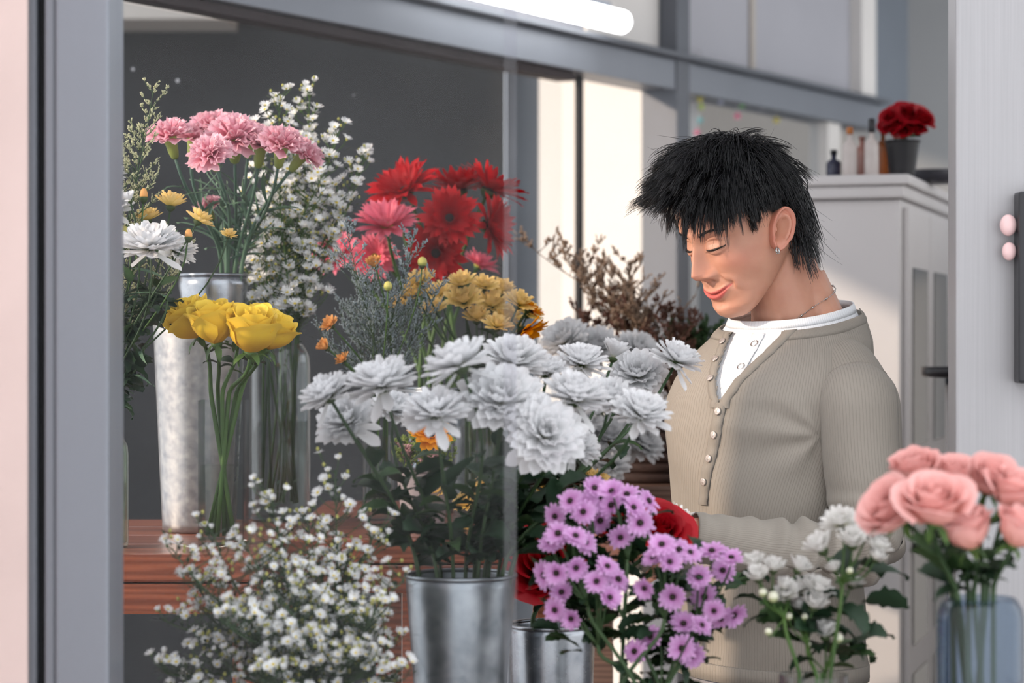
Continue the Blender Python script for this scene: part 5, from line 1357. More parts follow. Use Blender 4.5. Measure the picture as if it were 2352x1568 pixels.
# --- head: lofted skull and jaw, neck and chest, fused, then modelled feature by feature
HZ = [-.116, -.113, -.106, -.096, -.084, -.070, -.055, -.040, -.020, .0, .020, .045, .070, .090, .104, .113, .117]
HF = [.060, .073, .080, .0830, .0805, .0825, .0840, .0850, .085, .0855, .0905, .0905, .083, .066, .044, .022, .000]
HB = [.052, .040, .028, .014, -.004, -.022, -.040, -.058, -.074, -.082, -.086, -.086, -.079, -.066, -.048, -.028, -.008]
HW = [.012, .022, .033, .043, .051, .0575, .0625, .0665, .0695, .0705, .0725, .0735, .0695, .059, .043, .025, .006]
def head_ring(z):
    F, B, W = (float(np.interp(z, HZ, q)) for q in (HF, HB, HW))
    return F, B, W
def head_base():
    mb = MB(); vs, fs = [], []
    zs = np.interp(np.linspace(0, 1, 49), np.linspace(0, 1, len(HZ)), HZ); n = 56
    for z in zs:
        F, B, W = head_ring(z); c = (F + B) / 2; d = (F - B) / 2
        for j in range(n):
            a = 2 * PI * j / n
            ca, sa = math.cos(a), math.sin(a)
            p = 2 / 2.25
            x = W * math.copysign(abs(ca) ** p, ca); y = c + d * math.copysign(abs(sa) ** p, sa)
            if sa > 0 and z < 0: x *= 1 - .16 * sa * min(1, -z / .08)
            vs.append((x, y, z))
    K = len(zs)
    for i in range(K - 1):
        for j in range(n): fs.append((i * n + j, i * n + (j + 1) % n, (i + 1) * n + (j + 1) % n, (i + 1) * n + j))
    fs.append(tuple(range(n))[::-1]); fs.append(tuple(range((K - 1) * n, K * n)))
    mb.add(vs, fs, None, 0, HM); return mb
def remesh(mb, voxel, smooth):
    me = mb.mesh('tmp', M_SKIN); o = bpy.data.objects.new('tmp', me); COL.objects.link(o)
    md = o.modifiers.new('r', 'REMESH'); md.mode = 'VOXEL'; md.voxel_size = voxel
    if smooth:
        sm = o.modifiers.new('s', 'SMOOTH'); sm.factor = .5; sm.iterations = smooth
    dg = bpy.context.evaluated_depsgraph_get(); ev = o.evaluated_get(dg); m2 = ev.to_mesh()
    v = np.empty(len(m2.vertices) * 3); m2.vertices.foreach_get('co', v); v = v.reshape(-1, 3).copy()
    f = [tuple(p.vertices) for p in m2.polygons]
    ev.to_mesh_clear(); bpy.data.objects.remove(o); bpy.data.meshes.remove(me)
    return v, f
hb = head_base()
NB = TB @ Vector((0, -.050, 1.440))            # neck base
NT = HM @ Vector((0, -.034, -.020))
nm = NB.lerp(NT, .5) + (TB.to_3x3() @ Vector((0, -.002, 0)))
hb.tube([TB @ Vector((0, -.035, 1.34)), TB @ Vector((0, -.045, 1.40)), NB, nm, NT, HM @ Vector((0, -.012, .02))], [.075, .069, .0620, .0565, .056, .050], 32)
for s in (-1, 1):      # neck muscle and slope of the shoulder
    hb.tube([HM @ Vector((s * .050, -.045, -.045)), TB @ Vector((s * .018, .008, 1.415))], [.012, .010], 12)
    hb.tube([nm + TB.to_3x3() @ Vector((s * .024, -.022, 0)), TB @ Vector((s * .046, -.074, 1.432)), TB @ Vector((s * .078, -.072, 1.396)), TB @ Vector((s * .12, -.05, 1.325))], [.033, .034, .032, .030], 14)
hb.tube([TB @ Vector((0, -.020, 1.36)), TB @ Vector((0, .0, 1.20))], [.085, .10], 24)
V, Fc = remesh(hb, .0019, 9)
M3 = np.array(HMI)
P = V @ M3[:3, :3].T + M3[:3, 3]
x, y, z = P[:, 0], P[:, 1], P[:, 2]
def G(cx, cz, sx, sz): return np.exp(-((x - cx) / sx) ** 2 - ((z - cz) / sz) ** 2)
def S2(cx, cz, sx, sz): return G(cx, cz, sx, sz) + G(-cx, cz, sx, sz)
front = np.clip((y - .012) / .035, 0, 1)
ax = np.abs(x)
dy = np.zeros_like(x)
# nose
nz = np.array([-.062, -.054, -.049, -.044, -.037, -.028, -.016, -.004, .008, .020])
nh = np.array([0, .002, .010, .0225, .0275, .0235, .0175, .0120, .0060, .0])
nw = np.array([.010, .011, .0115, .0115, .0108, .0088, .0078, .0078, .0085, .010])
h_ = np.interp(z, nz, nh); w_ = np.interp(z, nz, nw)
dy += h_ * np.exp(-(ax / w_) ** 2.2)
dy += .0085 * S2(.0150, -.0435, .0060, .0062)           # wings
dy -= .0050 * S2(.0078, -.0515, .0036, .0026)           # nostrils
dy -= .0022 * S2(.0215, -.0430, .0030, .0070)           # crease beside the wing
# eyes and brows
dy -= .0090 * S2(.0290, .0010, .0165, .0085)
dy += .0016 * G(0, .016, .016, .012)
dy += .0030 * S2(.0300, .0165, .0190, .0065)
eb = np.clip(1 - ((ax - .0300) / .0170) ** 2 - ((z + .0035) / .0125) ** 2, 0, 1)
dy += .0092 * np.sqrt(eb) * .85
crease = .0040 - .0045 * ((ax - .028) / .016) ** 2
dy -= .0014 * np.exp(-((z - crease) / .0013) ** 2) * np.clip(1 - ((ax - .029) / .017) ** 2, 0, 1)
lidz = -.0075 + .0014 * ((ax - .0285) / .0145) ** 2 + .05 * (ax - .0285)
dy -= .0016 * np.exp(-((z - lidz + .0016) / .0012) ** 2) * np.clip(1 - ((ax - .029) / .0160) ** 2, 0, 1)
dy += .0010 * np.exp(-((z - lidz + .0075) / .0030) ** 2) * np.clip(1 - ((ax - .029) / .018) ** 2, 0, 1)
# cheeks, smile fold, mouth
dy += .0050 * S2(.0400, -.0300, .0170, .0130)
dy -= .0035 * S2(.0500, -.0640, .0130, .0130)
fold = .0215 + (-.046 - z) * .52
dy -= .0019 * np.exp(-((ax - fold) / .0028) ** 2) * np.clip((-.044 - z) / .006, 0, 1) * np.clip((z + .078) / .012, 0, 1)
dy += .0016 * np.exp(-((ax - fold - .007) / .006) ** 2) * np.clip((-.044 - z) / .006, 0, 1) * np.clip((z + .078) / .012, 0, 1)
zm = -.0730 + .0110 * (ax / .031) ** 2
mw = np.clip(1 - (ax / .0320) ** 2, 0, 1)
dy += .0042 * G(0, -.0690, .030, .0165)
up_h = .0062 * mw ** .6 - .0012 * np.exp(-(ax / .0025) ** 2)
lo_h = .0100 * mw ** .6
dy += .0030 * np.exp(-((z - zm - up_h * .5) / .0036) ** 2) * mw ** .5
dy += .0048 * np.exp(-((z - zm + lo_h * .5) / .0048) ** 2) * mw ** .5
dy -= .0050 * np.exp(-((z - zm) / .0014) ** 2) * np.clip(mw * 3, 0, 1)
dy -= .0050 * S2(.0325, -.0610, .0042, .0050)
dy += .0020 * S2(.0390, -.0610, .0045, .0090)
dy -= .0009 * np.exp(-(ax / .0028) ** 2) * np.exp(-((z + .0590) / .004) ** 2)
dy -= .0030 * G(0, -.0880, .018, .0050)
dy += .0036 * G(0, -.1010, .015, .0100)
dy -= .0012 * G(0, -.104, .003, .008)
P[:, 1] += dy * front
# pull the cheek hollow and jaw a little
x0 = x.copy()
jaw = np.exp(-((z + .075) / .020) ** 2) * np.clip((y - -.01) / .03, 0, 1) * np.clip((.075 - y) / .03, 0, 1)
P[:, 0] -= np.sign(x0) * .0030 * jaw
HMn = np.array(HM)
V = P @ HMn[:3, :3].T + HMn[:3, 3]
hl = np.where(y > .02, .050 + .010 * np.clip((.05 - ax) / .05, 0, 1) - .60 * np.clip(ax - .050, 0, 1), np.where(y > -.02, .010 + (y - .0) * .9, -.050 - .6 * (-.02 - y)))
hairm = np.clip((z - hl) / .010 + .5, 0, 1) * (z > -.11)
hairm = hairm * ((y < -.035) | (z > .0)) * (np.sqrt(x * x + (y + .005) ** 2 + (z - .015) ** 2) > .06)
lipm = np.clip(np.minimum((z - (zm - lo_h)) / .0016, ((zm + up_h) - z) / .0016), 0, 1) * front * (mw > .02) * (y > .05)
flush = .55 * S2(.045, -.030, .020, .018) * front + .45 * G(0, -.040, .012, .012) * front
flush = np.clip(flush, 0, 1) * .5

body = MB(); body.v = [tuple(p) for p in V]; body.f = list(Fc); body.t = [0.0] * len(V); body.mi = [0] * len(Fc)
A_h, A_l, A_f = list(hairm), list(lipm), list(flush)
# ears
def ear(side):
    """side -1: his left, towards the camera"""
    vs, fs, fl = [], [], []
    nr, na = 12, 40
    for i in range(nr + 1):
        r = i / nr
        for j in range(na):
            a = 2 * PI * j / na
            u, v = math.cos(a), math.sin(a)       # u: backwards, v: up
            w = .0175 * (1 + .10 * v) if v > 0 else .0175 * (1 - .30 * (-v) ** 1.5)
            px_, pz_ = u * r * w, v * r * (.0335 if v > 0 else .0335)
            if u < -.2: px_ *= .78
            h = -.0150 * math.exp(-(((u * r + .10) / .42) ** 2 + ((v * r + .18) / .40) ** 2))
            h += .0058 * math.exp(-((r - .60) / .11) ** 2) * (1 if u > -.3 else .2) * (1 if v > -.6 else .3)
            h -= .0038 * math.exp(-((r - .79) / .08) ** 2) * (1 if (u > -.2 and v > -.5) else 0)
            h += .0060 * math.exp(-((r - .94) / .075) ** 2) * (1 if v > -.55 else .45)
            h += .0065 * math.exp(-(((u * r + .62) / .16) ** 2 + ((v * r + .08) / .16) ** 2))     # tragus
            if r > .99: h -= .003
            out = .010 + .45 * px_ + h + .006 * max(0, v) * r
            vs.append((out, -px_, pz_)); fl.append(.55 * r * r)
    for i in range(nr):
        for j in range(na):
            fs.append((i * na + j, (i + 1) * na + j, (i + 1) * na + (j + 1) % na, i * na + (j + 1) % na))
    b0 = len(vs)
    for j in range(na):        # back of the ear, towards the skull
        o = vs[nr * na + j]; vs.append((o[0] - .006, o[1] * .92, o[2] * .93)); fl.append(.4)
    for j in range(na):
        o = vs[nr * na + j]; vs.append((-.014, o[1] * .55 + .004, o[2] * .7)); fl.append(.1)
    for q in (0, 1):
        s0 = nr * na if q == 0 else b0
        s1 = b0 if q == 0 else b0 + na
        for j in range(na): fs.append((s0 + j, s1 + j, s1 + (j + 1) % na, s0 + (j + 1) % na))
    E = HM @ T((side * .0735, .003, -.010)) @ Matrix.Rotation(R(27), 4, 'X') @ Matrix.Diagonal((1, .88, .93, 1))
    pts = [E @ Vector((side * p[0], p[1], p[2])) for p in vs]
    if side < 0: fs = [f[::-1] for f in fs]
    body.add(pts, fs); A_h.extend([0] * len(pts)); A_l.extend([0] * len(pts)); A_f.extend(fl)
ear(-1); ear(1)
# hands: palm and five fingers each, fused; they hold the red rose stems
def hand(wrist, palm_c, fwd, up, thumb_side, curl):
    fwd, up = Vector(fwd).normalized(), Vector(up).normalized()
    lat = fwd.cross(up).normalized() * thumb_side; up = lat.cross(fwd).normalized() * thumb_side
    mb = MB()
    w = Vector(wrist); c = Vector(palm_c)
    mb.tube([w - fwd * .022, w, w + fwd * .02], [.023, .024, .026], 14)
    for q in (-.027, -.009, .009, .027):
        mb.tube([w + lat * q * .6, c + lat * q, c + fwd * .040 + lat * q * 1.05], [.014, .0145, .0120], 10)
    for k, (q, L) in enumerate(((.029, .072), (.010, .080), (-.010, .074), (-.029, .058))):
        b = c + fwd * .040 + lat * q; d = fwd.copy(); pts = [b]
        for s in range(3):
            d = (Matrix.Rotation(-curl * (.9 if s else .6) * thumb_side, 4, lat) @ d).normalized()
            b = b + d * L * (.42, .33, .25)[s]; pts.append(b)
        mb.tube(pts, [.0092, .0088, .0080, .0066], 10); mb.ball(pts[-1], .0068, 10, 8)
        mb.ball(pts[1], .0090, 8, 6)
    b = w + fwd * .018 + lat * .024; d = (fwd * .6 + lat * .75 - up * .25).normalized()
    p1 = b + d * .036; d2 = (d + fwd * .5 - lat * .35).normalized(); p2 = p1 + d2 * .032; p3 = p2 + (d2 + fwd * .2 - up * .2).normalized() * .025
    mb.tube([b - d * .012, b, p1, p2, p3], [.014, .0135, .0110, .0102, .0080], 10); mb.ball(p3, .0080, 10, 8)
    v, f = remesh(mb, .0022, 4)
    body.add(v.tolist(), f); n = len(v); A_h.extend([0] * n); A_l.extend([0] * n); A_f.extend([.2] * n)
WR_L = at(1585, 1230, 3.36)
hd_ = (at(1470, 1250, 3.34) - WR_L).normalized()
hand(WR_L, WR_L + hd_ * .062, hd_, (0, -.25, 1), -1, .75)
WR_R = TB @ Vector((.075, .235, 1.125))
hr_ = Vector((-.75, -.55, -.1)).normalized()
hand(WR_R, WR_R + hr_ * .062, hr_, (0, 0, 1), 1, .7)
bm_ = body.mesh('body', M_SKIN)
for nme, arr in (('hairmask', A_h), ('lip', A_l), ('flush', A_f)):
    a_ = bm_.attributes.new(nme, 'FLOAT', 'POINT'); a_.data.foreach_set('value', [float(q) for q in arr])
body_o = part('body', bm_, person, label='face, neck and hands with light tan skin')

# surface lookup on the face: forward-most vertex near (x, z) in head space
FP_ = P[(P[:, 1] > .03)]
def face_pt(xx, zz, lift=.0):
    d2 = (FP_[:, 0] - xx) ** 2 + (FP_[:, 2] - zz) ** 2
    k = np.argsort(d2)[:6]; wts = 1 / (d2[k] + 1e-7); yy = float((FP_[k, 1] * wts).sum() / wts.sum())
    return HM @ Vector((xx, yy + lift, zz))
M_LASH = mat('dark_lashes', (.010, .007, .006), .5, var=.2)
M_EYE = mat('dark_iris', (.016, .009, .006), .08, var=.2, coat=1.0)
for s in (-1, 1):
    e = thing_part = None
    mb = MB(); pts, rad = [], []
    for k in range(15):
        q = k / 14; xx = .0150 + .0295 * q; zz = -.0075 + .0014 * ((xx - .0285) / .0145) ** 2 + .05 * (xx - .0285)
        pts.append(face_pt(s * xx, zz - .0006, .0006)); rad.append(.00035 + .00085 * math.sin(PI * min(1, q * 1.05)) ** .8 + .0003 * q)
    mb.tube(pts, rad, 6)
    for k in range(26):
        q = .12 + .86 * k / 25; i = min(13, int(q * 14)); p = pts[i].lerp(pts[i + 1], q * 14 - i)
        d = HM.to_3x3() @ Vector((s * (q - .35) * .9, 1.0, -.62)); d.normalize()
        l_ = (.0052 + .0025 * q) * (1 if s < 0 else .6)
        mb.tube([p, p + d * l_ * .6 + Vector((0, 0, -.0004)), p + d * l_ + Vector((0, 0, .0008))], [.00022, .00016, .00006], 3)
    part('eyelashes', mb.mesh('eyelashes', M_LASH), person)
    mb = MB(); vs_ = []
    pts2 = []
    for k in range(9):
        q = k / 8; xx = .0215 + .0150 * q; zz = -.0075 + .0014 * ((xx - .0285) / .0145) ** 2 + .05 * (xx - .0285) - .0019
        pts2.append(face_pt(s * xx, zz, -.0008))
    mb.tube(pts2, [.0003, .0009, .0014, .0017, .0018, .0017, .0014, .0009, .0003], 8)
    part('eye', mb.mesh('eye', M_EYE), person)
    mb = MB()
    for k in range(110):
        q = rgm.random(); xx = .0125 + .0365 * q; zz = .0135 + .0058 * math.sin(min(1, q * 1.25) * PI * .62) - .006 * max(0, q - .7) * 2 + rgm.uniform(-.0026, .0026) * (1 - .65 * q)
        p = face_pt(s * xx, zz, .0004); p2 = face_pt(s * (xx + .0048), zz + .0020 - .0028 * q, .0013)
        mb.tube([p, p.lerp(p2, .6), p2], [.00042, .00034, .0001], 3)
    part('eyebrow', mb.mesh('eyebrow', M_HAIR), person)

# --- hair: clumps of strands combed from the crown
def scalp(az, el):
    d = Vector((math.cos(el) * math.sin(az), math.cos(el) * math.cos(az), math.sin(el)))
    # intersect with the head ellipsoid (head space)
    c = Vector((0, .003, .020)); rx, ry, rz = .0745, .0890, .0975
    k = 1 / math.sqrt((d.x / rx) ** 2 + (d.y / ry) ** 2 + (d.z / rz) ** 2)
    p = c + d * k
    n = Vector((d.x / rx ** 2, d.y / ry ** 2, d.z / rz ** 2)).normalized()
    return p, n
def outside(p, off):
    c = Vector((0, .003, .020)); rx, ry, rz = .0745 + off, .0890 + off, .0975 + off
    q = p - c
    if q.z < -.01: rz = .13 + off; ry = (.0860 if q.y > 0 else .074) + off
    k = math.sqrt((q.x / rx) ** 2 + (q.y / ry) ** 2 + (q.z / rz) ** 2)
    return c + q / k if k < 1 else p
CROWN = Vector((-.005, -.030, .116))
hair = MB()
def strand(root, n, flow, length, lift, grav, off, seg=9, side_bias=Vector((0, 0, 0))):
    p = root.copy(); pts = [HM @ (p - n * .004)]
    for i in range(seg):
        s = i / seg
        d = n * lift * (1 - s) ** 1.3 + flow * (1 - .35 * s) + Vector((0, .0, -1)) * grav * s ** 1.2 + side_bias * s
        d.normalize()
        p = p + d * length / seg
        p = outside(p, off * min(1, .35 + 2.2 * s))
        pts.append(HM @ p)
    return pts
def add_clump(az, el, length, lift, grav, cnt, off, flow=None, spread=.008, thick=.0012, bias=(0, 0, 0), point=.75):
    p, n = scalp(az, el)
    fl = flow
    if fl is None:
        fl = p - CROWN; fl = fl - n * fl.dot(n)
        fl = fl.normalized() if fl.length > .005 else Vector((rgm.uniform(-1, 1), rgm.uniform(-1, 1), 0)).normalized()
    fl = (fl + Vector((rgm.uniform(-.28, .28), rgm.uniform(-.28, .28), rgm.uniform(-.2, .2)))).normalized()
    lift *= rgm.uniform(.75, 1.25); length *= rgm.uniform(.82, 1.12)
    g = strand(p, n, fl, length, lift, grav, off + rgm.uniform(0, .006), 9, Vector(bias))
    for c in range(cnt):
        j = Vector((rgm.gauss(0, 1), rgm.gauss(0, 1), rgm.gauss(0, 1))) * spread
        stray = rgm.random() < .10
        jj = Vector((rgm.gauss(0, 1), rgm.gauss(0, 1), rgm.gauss(0, 1))) * spread * (1.6 if stray else 0)
        cut = rgm.uniform(.84, 1.0)
        m_ = len(g)
        pts = []
        for i, q in enumerate(g):
            s = i / (m_ - 1)
            pts.append(q + j * (1 - point * s ** .8) + jj * s * s)
        if cut < .97: pts[-1] = pts[-2].lerp(pts[-1], .45 if cut > .9 else .1)
        if any((q := HMI @ w_).x < -.066 and -.024 < q.y < .026 and q.z < .021 and q.z > -.06 for w_ in pts[1:]): continue
        th = thick * rgm.uniform(.6, 1.15) * (.6 if stray else 1)
        hair.tube(pts, [th * (1 - .80 * (i / (m_ - 1)) ** 1.6) for i in range(m_)], 3, caps=False)
# back and crown
for k in range(170):
    az = PI + rgm.uniform(-1.35, 1.35); el = rgm.uniform(-.1, 1.40)
    add_clump(az, el, .046 + .018 * rgm.random(), .26 + .45 * max(0, el - .6), .45, 16, .004 + .008 * max(0, el - .6), thick=.0008)
# nape, longer
for k in range(110):
    az = PI + rgm.uniform(-1.05, 1.05); el = rgm.uniform(-.55, .15)
    add_clump(az, el, .066 + .022 * rgm.random(), .22, .5, 14, .004, flow=Vector((0, .24, -1)), thick=.0009)
# top to both sides
for k in range(170):
    az = rgm.choice((-1, 1)) * rgm.uniform(.75, 1.9); el = rgm.uniform(.50, 1.35)
    add_clump(az, el, .050 + .030 * (el - .5) + .014 * rgm.random(), .62 + .25 * max(0, el - .9), .80, 16, .010 + .006 * max(0, el - .8), thick=.0008)
# sides above the ears
for k in range(100):
    s = rgm.choice((-1, 1)); az = s * rgm.uniform(.95, 2.0); el = rgm.uniform(.16, .60)
    add_clump(az, el, .016 + .046 * (el - .16) + .008 * rgm.random(), .30, .7, 13, .006, flow=Vector((0, .22, -1)), spread=.006, thick=.0009)
# behind the ears
for k in range(40):
    s = rgm.choice((-1, 1)); az = s * rgm.uniform(1.95, 2.5); el = rgm.uniform(-.30, .30)
    add_clump(az, el, .030 + .012 * rgm.random(), .25, .8, 12, .005, flow=Vector((0, -.35, -1)), spread=.005, thick=.0009)
# sideburns, short
for k in range(40):
    s = rgm.choice((-1, 1)); az = s * rgm.uniform(1.08, 1.36); el = rgm.uniform(-.12, .20)
    add_clump(az, el, .018, .10, .5, 11, .002, flow=Vector((0, .12, -1)), spread=.0045, thick=.0006)
# top swept forward, then the fringe
for k in range(190):
    az = rgm.uniform(-1.0, .95); el = rgm.uniform(.62, 1.45)
    add_clump(az, el, (.066 + .020 * rgm.random()) * (1 if az < -.2 else .84), .70, .75 if az < -.2 else .5, 15, .011, flow=Vector((math.sin(az) * .7 + .05, 1, .0)).normalized(), thick=.0008)
for k in range(110):
    az = rgm.uniform(-.95, .95); el = rgm.uniform(.46, .80)
    add_clump(az, el, (.042 + .018 * rgm.random()) * (1 if az < -.15 else .62), .75, 1.15 if az < -.15 else .7, 12, .010, flow=Vector((math.sin(az) * .9 + .10, 1, .05)).normalized(), spread=.0060, thick=.0009)
for k in range(85):      # long fringe tips reaching the brows on the near side
    az = rgm.uniform(-1.12, -.25); el = rgm.uniform(.44, .72)
    add_clump(az, el, .070 + .028 * rgm.random(), .55, 1.6, 8, .006, flow=Vector((math.sin(az) * .7, 1, -.25)).normalized(), spread=.0042, thick=.0007, point=.80)
for k in range(9):      # a few over the forehead
    az = rgm.uniform(-.25, .35); el = rgm.uniform(.46, .60)
    add_clump(az, el, .056 + .02 * rgm.random(), .60, 1.5, 4, .006, flow=Vector((math.sin(az) * .8 - .2, 1, -.25)).normalized(), spread=.0030, thick=.0006, point=.85)
for k in range(34):      # quiff standing out over the far brow
    az = rgm.uniform(-.1, .95); el = rgm.uniform(.50, .80)
    add_clump(az, el, .054 + .026 * rgm.random(), .95, .60, 8, .012, flow=Vector((math.sin(az) * .8 + .25, 1, .05)).normalized(), spread=.0048, thick=.0007)
hair_o = part('hair', hair.mesh('hair', M_HAIR), person, kind='stuff', label='tousled black hair with a fringe')

# --- clothes
def knit_mat(name, col, ribs, depth=.9):
    m, nt, b = nodes_of(name)
    L = nt.links
    a = nt.nodes.new('ShaderNodeAttribute'); a.attribute_name = 't'
    mu = nt.nodes.new('ShaderNodeMath'); mu.operation = 'MULTIPLY'; mu.inputs[1].default_value = ribs * 2 * PI; L.new(a.outputs['Fac'], mu.inputs[0])
    sn = nt.nodes.new('ShaderNodeMath'); sn.operation = 'SINE'; L.new(mu.outputs[0], sn.inputs[0])
    pw = nt.nodes.new('ShaderNodeMapRange'); pw.inputs['From Min'].default_value = -1; pw.inputs['From Max'].default_value = -.55; L.new(sn.outputs[0], pw.inputs['Value'])
    n = nt.nodes.new('ShaderNodeTexNoise'); n.inputs['Scale'].default_value = 380; n.inputs['Detail'].default_value = 3
    tc = nt.nodes.new('ShaderNodeTexCoord'); L.new(tc.outputs['Object'], n.inputs['Vector'])
    mx = nt.nodes.new('ShaderNodeMath'); mx.operation = 'MULTIPLY_ADD'; mx.inputs[1].default_value = .35; L.new(n.outputs['Fac'], mx.inputs[0]); L.new(pw.outputs[0], mx.inputs[2])
    bp = nt.nodes.new('ShaderNodeBump'); bp.inputs['Strength'].default_value = depth; bp.inputs['Distance'].default_value = .0004; L.new(mx.outputs[0], bp.inputs['Height']); L.new(bp.outputs['Normal'], b.inputs['Normal'])
    cm = nt.nodes.new('ShaderNodeMixRGB'); cm.inputs[1].default_value = _c([q * .90 for q in col]); cm.inputs[2].default_value = _c(col); L.new(pw.outputs[0], cm.inputs[0])
    n2 = nt.nodes.new('ShaderNodeTexNoise'); n2.inputs['Scale'].default_value = 14; L.new(tc.outputs['Object'], n2.inputs['Vector'])
    hs = nt.nodes.new('ShaderNodeHueSaturation'); L.new(cm.outputs[0], hs.inputs['Color'])
    mr = nt.nodes.new('ShaderNodeMapRange'); mr.inputs['To Min'].default_value = .92; mr.inputs['To Max'].default_value = 1.08; L.new(n2.outputs['Fac'], mr.inputs['Value']); L.new(mr.outputs[0], hs.inputs['Value'])
    L.new(hs.outputs['Color'], b.inputs['Base Color'])
    b.inputs['Roughness'].default_value = .85; b.inputs['Specular IOR Level'].default_value = .2
    b.inputs['Sheen Weight'].default_value = .15
    return m
C_SW = srgb(152, 145, 136)
M_KNIT = knit_mat('beige_rib_knit', C_SW, 190, .8)
M_KNIT_S = knit_mat('beige_rib_knit_sleeve', C_SW, 76, .8)
M_KNIT_B = knit_mat('beige_flat_band', [q * .94 for q in C_SW], 300, .5)
M_TEE = knit_mat('white_rib_cotton', srgb(236, 238, 242), 150, .5)
M_TROUS = knit_mat('grey_trousers', srgb(150, 150, 156), 200, .5)
M_METAL = mat('silver_metal', srgb(196, 194, 192), .22, 1.0, var=.1)
M_PEARLB = mat('pearl_button', srgb(196, 184, 176), .2, .5, var=.2, scale=300)
TZ = [.905, .927, 1.00, 1.08, 1.16, 1.24, 1.295, 1.335, 1.366, 1.392, 1.416, 1.436, 1.452, 1.464]
TA_ = [.158, .160, .156, .152, .155, .160, .162, .160, .154, .145, .133, .117, .103, .094]
TBb = [.112, .114, .112, .112, .116, .118, .116, .112, .107, .103, .099, .094, .090, .087]
TCy = [.000, .000, .000, .002, .004, .006, .006, .002, -.008, -.020, -.033, -.043, -.049, -.050]
PEX = 2.35
def torso_dim(zz): return (float(np.interp(zz, TZ, q)) for q in (TA_, TBb, TCy))
def tilt(zz): return .20 * max(0., min(1., (zz - 1.36) / .09))
def twist(p, zz):
    q = max(0., min(1., (zz - 1.13) / .20)); q = q * q * (3 - 2 * q) * R(16)
    return Vector((p.x * math.cos(q) - p.y * math.sin(q), p.x * math.sin(q) + p.y * math.cos(q), p.z))
def torso_pt(ang, zz, off=0.0, tw=True):
    a, b, c = torso_dim(zz)
    ca, sa = math.cos(ang), math.sin(ang)
    p = 2 / PEX
    xx = (a + off) * math.copysign(abs(ca) ** p, ca); yy = (b + off) * math.copysign(abs(sa) ** p, sa)
    v_ = Vector((xx, c + yy, zz - tilt(zz) * (yy + .0)))
    return twist(v_, zz) if tw else v_
def front_pt(xx, zz, off=0.0):
    a, b, c = torso_dim(zz)
    a += off; b += off
    yy = b * max(0, 1 - (abs(xx) / a) ** PEX) ** (1 / PEX)
    return twist(Vector((xx, c + yy, zz - tilt(zz) * yy)), zz)
ARMPIT = Vector((-.155, .03, 1.285))
def wrinkle(p):
    """folds of the knit, in torso space"""
    d = 0.0
    q = p - ARMPIT
    r = math.sqrt(q.x ** 2 + q.y ** 2 + q.z ** 2)
    ang = math.atan2(q.z, q.y)
    d += .0040 * math.sin(ang * 7.0 + 1.0) * math.exp(-(r / .11) ** 2) * min(1, r / .03)
    d += .0022 * math.sin(p.z * 62 + p.x * 26 + 2 * math.sin(p.y * 17)) * math.exp(-((p.z - 1.02) / .09) ** 2)
    d += .0016 * math.sin(p.z * 40 - p.x * 30 + p.y * 22)
    return d
def loft_torso(z0, z1, nz_, na_, off, keep, wr=True):
    vs, fs, ts = [], [], []
    for i in range(nz_ + 1):
        zz = z0 + (z1 - z0) * i / nz_
        for j in range(na_ + 1):
            ang = -PI / 2 + 2 * PI * j / na_
            p = torso_pt(ang, zz, off)
            if wr:
                a, b, c = torso_dim(zz)
                nn = Vector((p.x / a ** 2, (p.y - c) / b ** 2, 0)).normalized(); p = p + nn * wrinkle(p)
            vs.append(TB @ p); ts.append(.001 + .998 * j / na_)
    for i in range(nz_):
        for j in range(na_):
            zz = z0 + (z1 - z0) * (i + .5) / nz_; ang = -PI / 2 + 2 * PI * (j + .5) / na_
            if keep(torso_pt(ang, zz, off, False), zz, ang):
                fs.append((i * (na_ + 1) + j, i * (na_ + 1) + j + 1, (i + 1) * (na_ + 1) + j + 1, (i + 1) * (na_ + 1) + j))
    mb = MB(); mb.add(vs, fs, ts); return mb
ZV, ZNK = 1.335, 1.450          # bottom of the open placket, top edge of the sweater
def v_left(zz): return -.002 - .052 * max(0, (zz - ZV) / (ZNK - ZV)) ** .85      # near edge (his left)
def v_right(zz): return .004 + .040 * max(0, (zz - ZV) / (ZNK - ZV)) ** .6
def keep_sw(p, zz, ang):
    return not (zz > ZV and math.sin(ang) > 0 and v_left(zz) < p.x < v_right(zz))
sw = loft_torso(.927, ZNK, 110, 220, .004, keep_sw)
sweater = part('sweater', sw.mesh('sweater', M_KNIT), person, label='beige ribbed henley sweater')
md = sweater.modifiers.new('thickness', 'SOLIDIFY'); md.thickness = .0022; md.offset = -1
ts_ = loft_torso(1.20, 1.466, 60, 150, -.0030, lambda p, zz, a: True, False)
tee = part('undershirt', ts_.mesh('undershirt', M_TEE), person, label='white undershirt')
def ring_band(zfun, off, w_, th, m, name, parent, skip=None, lab=None):
    """a knitted band around the neck"""
    n = 120; mb = MB(); vs, fs, ts = [], [], []
    for j in range(n + 1):
        ang = -PI / 2 + 2 * PI * j / n
        zz = zfun(ang)
        for (dz, o_) in ((0, 0), (w_ * .5, th), (w_, th * .6), (w_, -th), (0, -th)):
            vs.append(TB @ torso_pt(ang, min(zz + dz, 1.480), off + o_)); ts.append(.001 + j / n * .998)
    for j in range(n):
        ang = -PI / 2 + 2 * PI * (j + .5) / n
        if skip and skip(torso_pt(ang, zfun(ang), off, False), ang): continue
        for q in range(5): fs.append((j * 5 + q, (j + 1) * 5 + q, (j + 1) * 5 + (q + 1) % 5, j * 5 + (q + 1) % 5))
    mb.add(vs, fs, ts); return part(name, mb.mesh(name, m), parent, label=lab)
ring_band(lambda a: ZNK - .013, .0045, .015, .0022, M_KNIT_B, 'collar_band', sweater, skip=lambda p, a: math.sin(a) > 0 and v_left(ZNK) - .002 < p.x < v_right(ZNK) + .002)
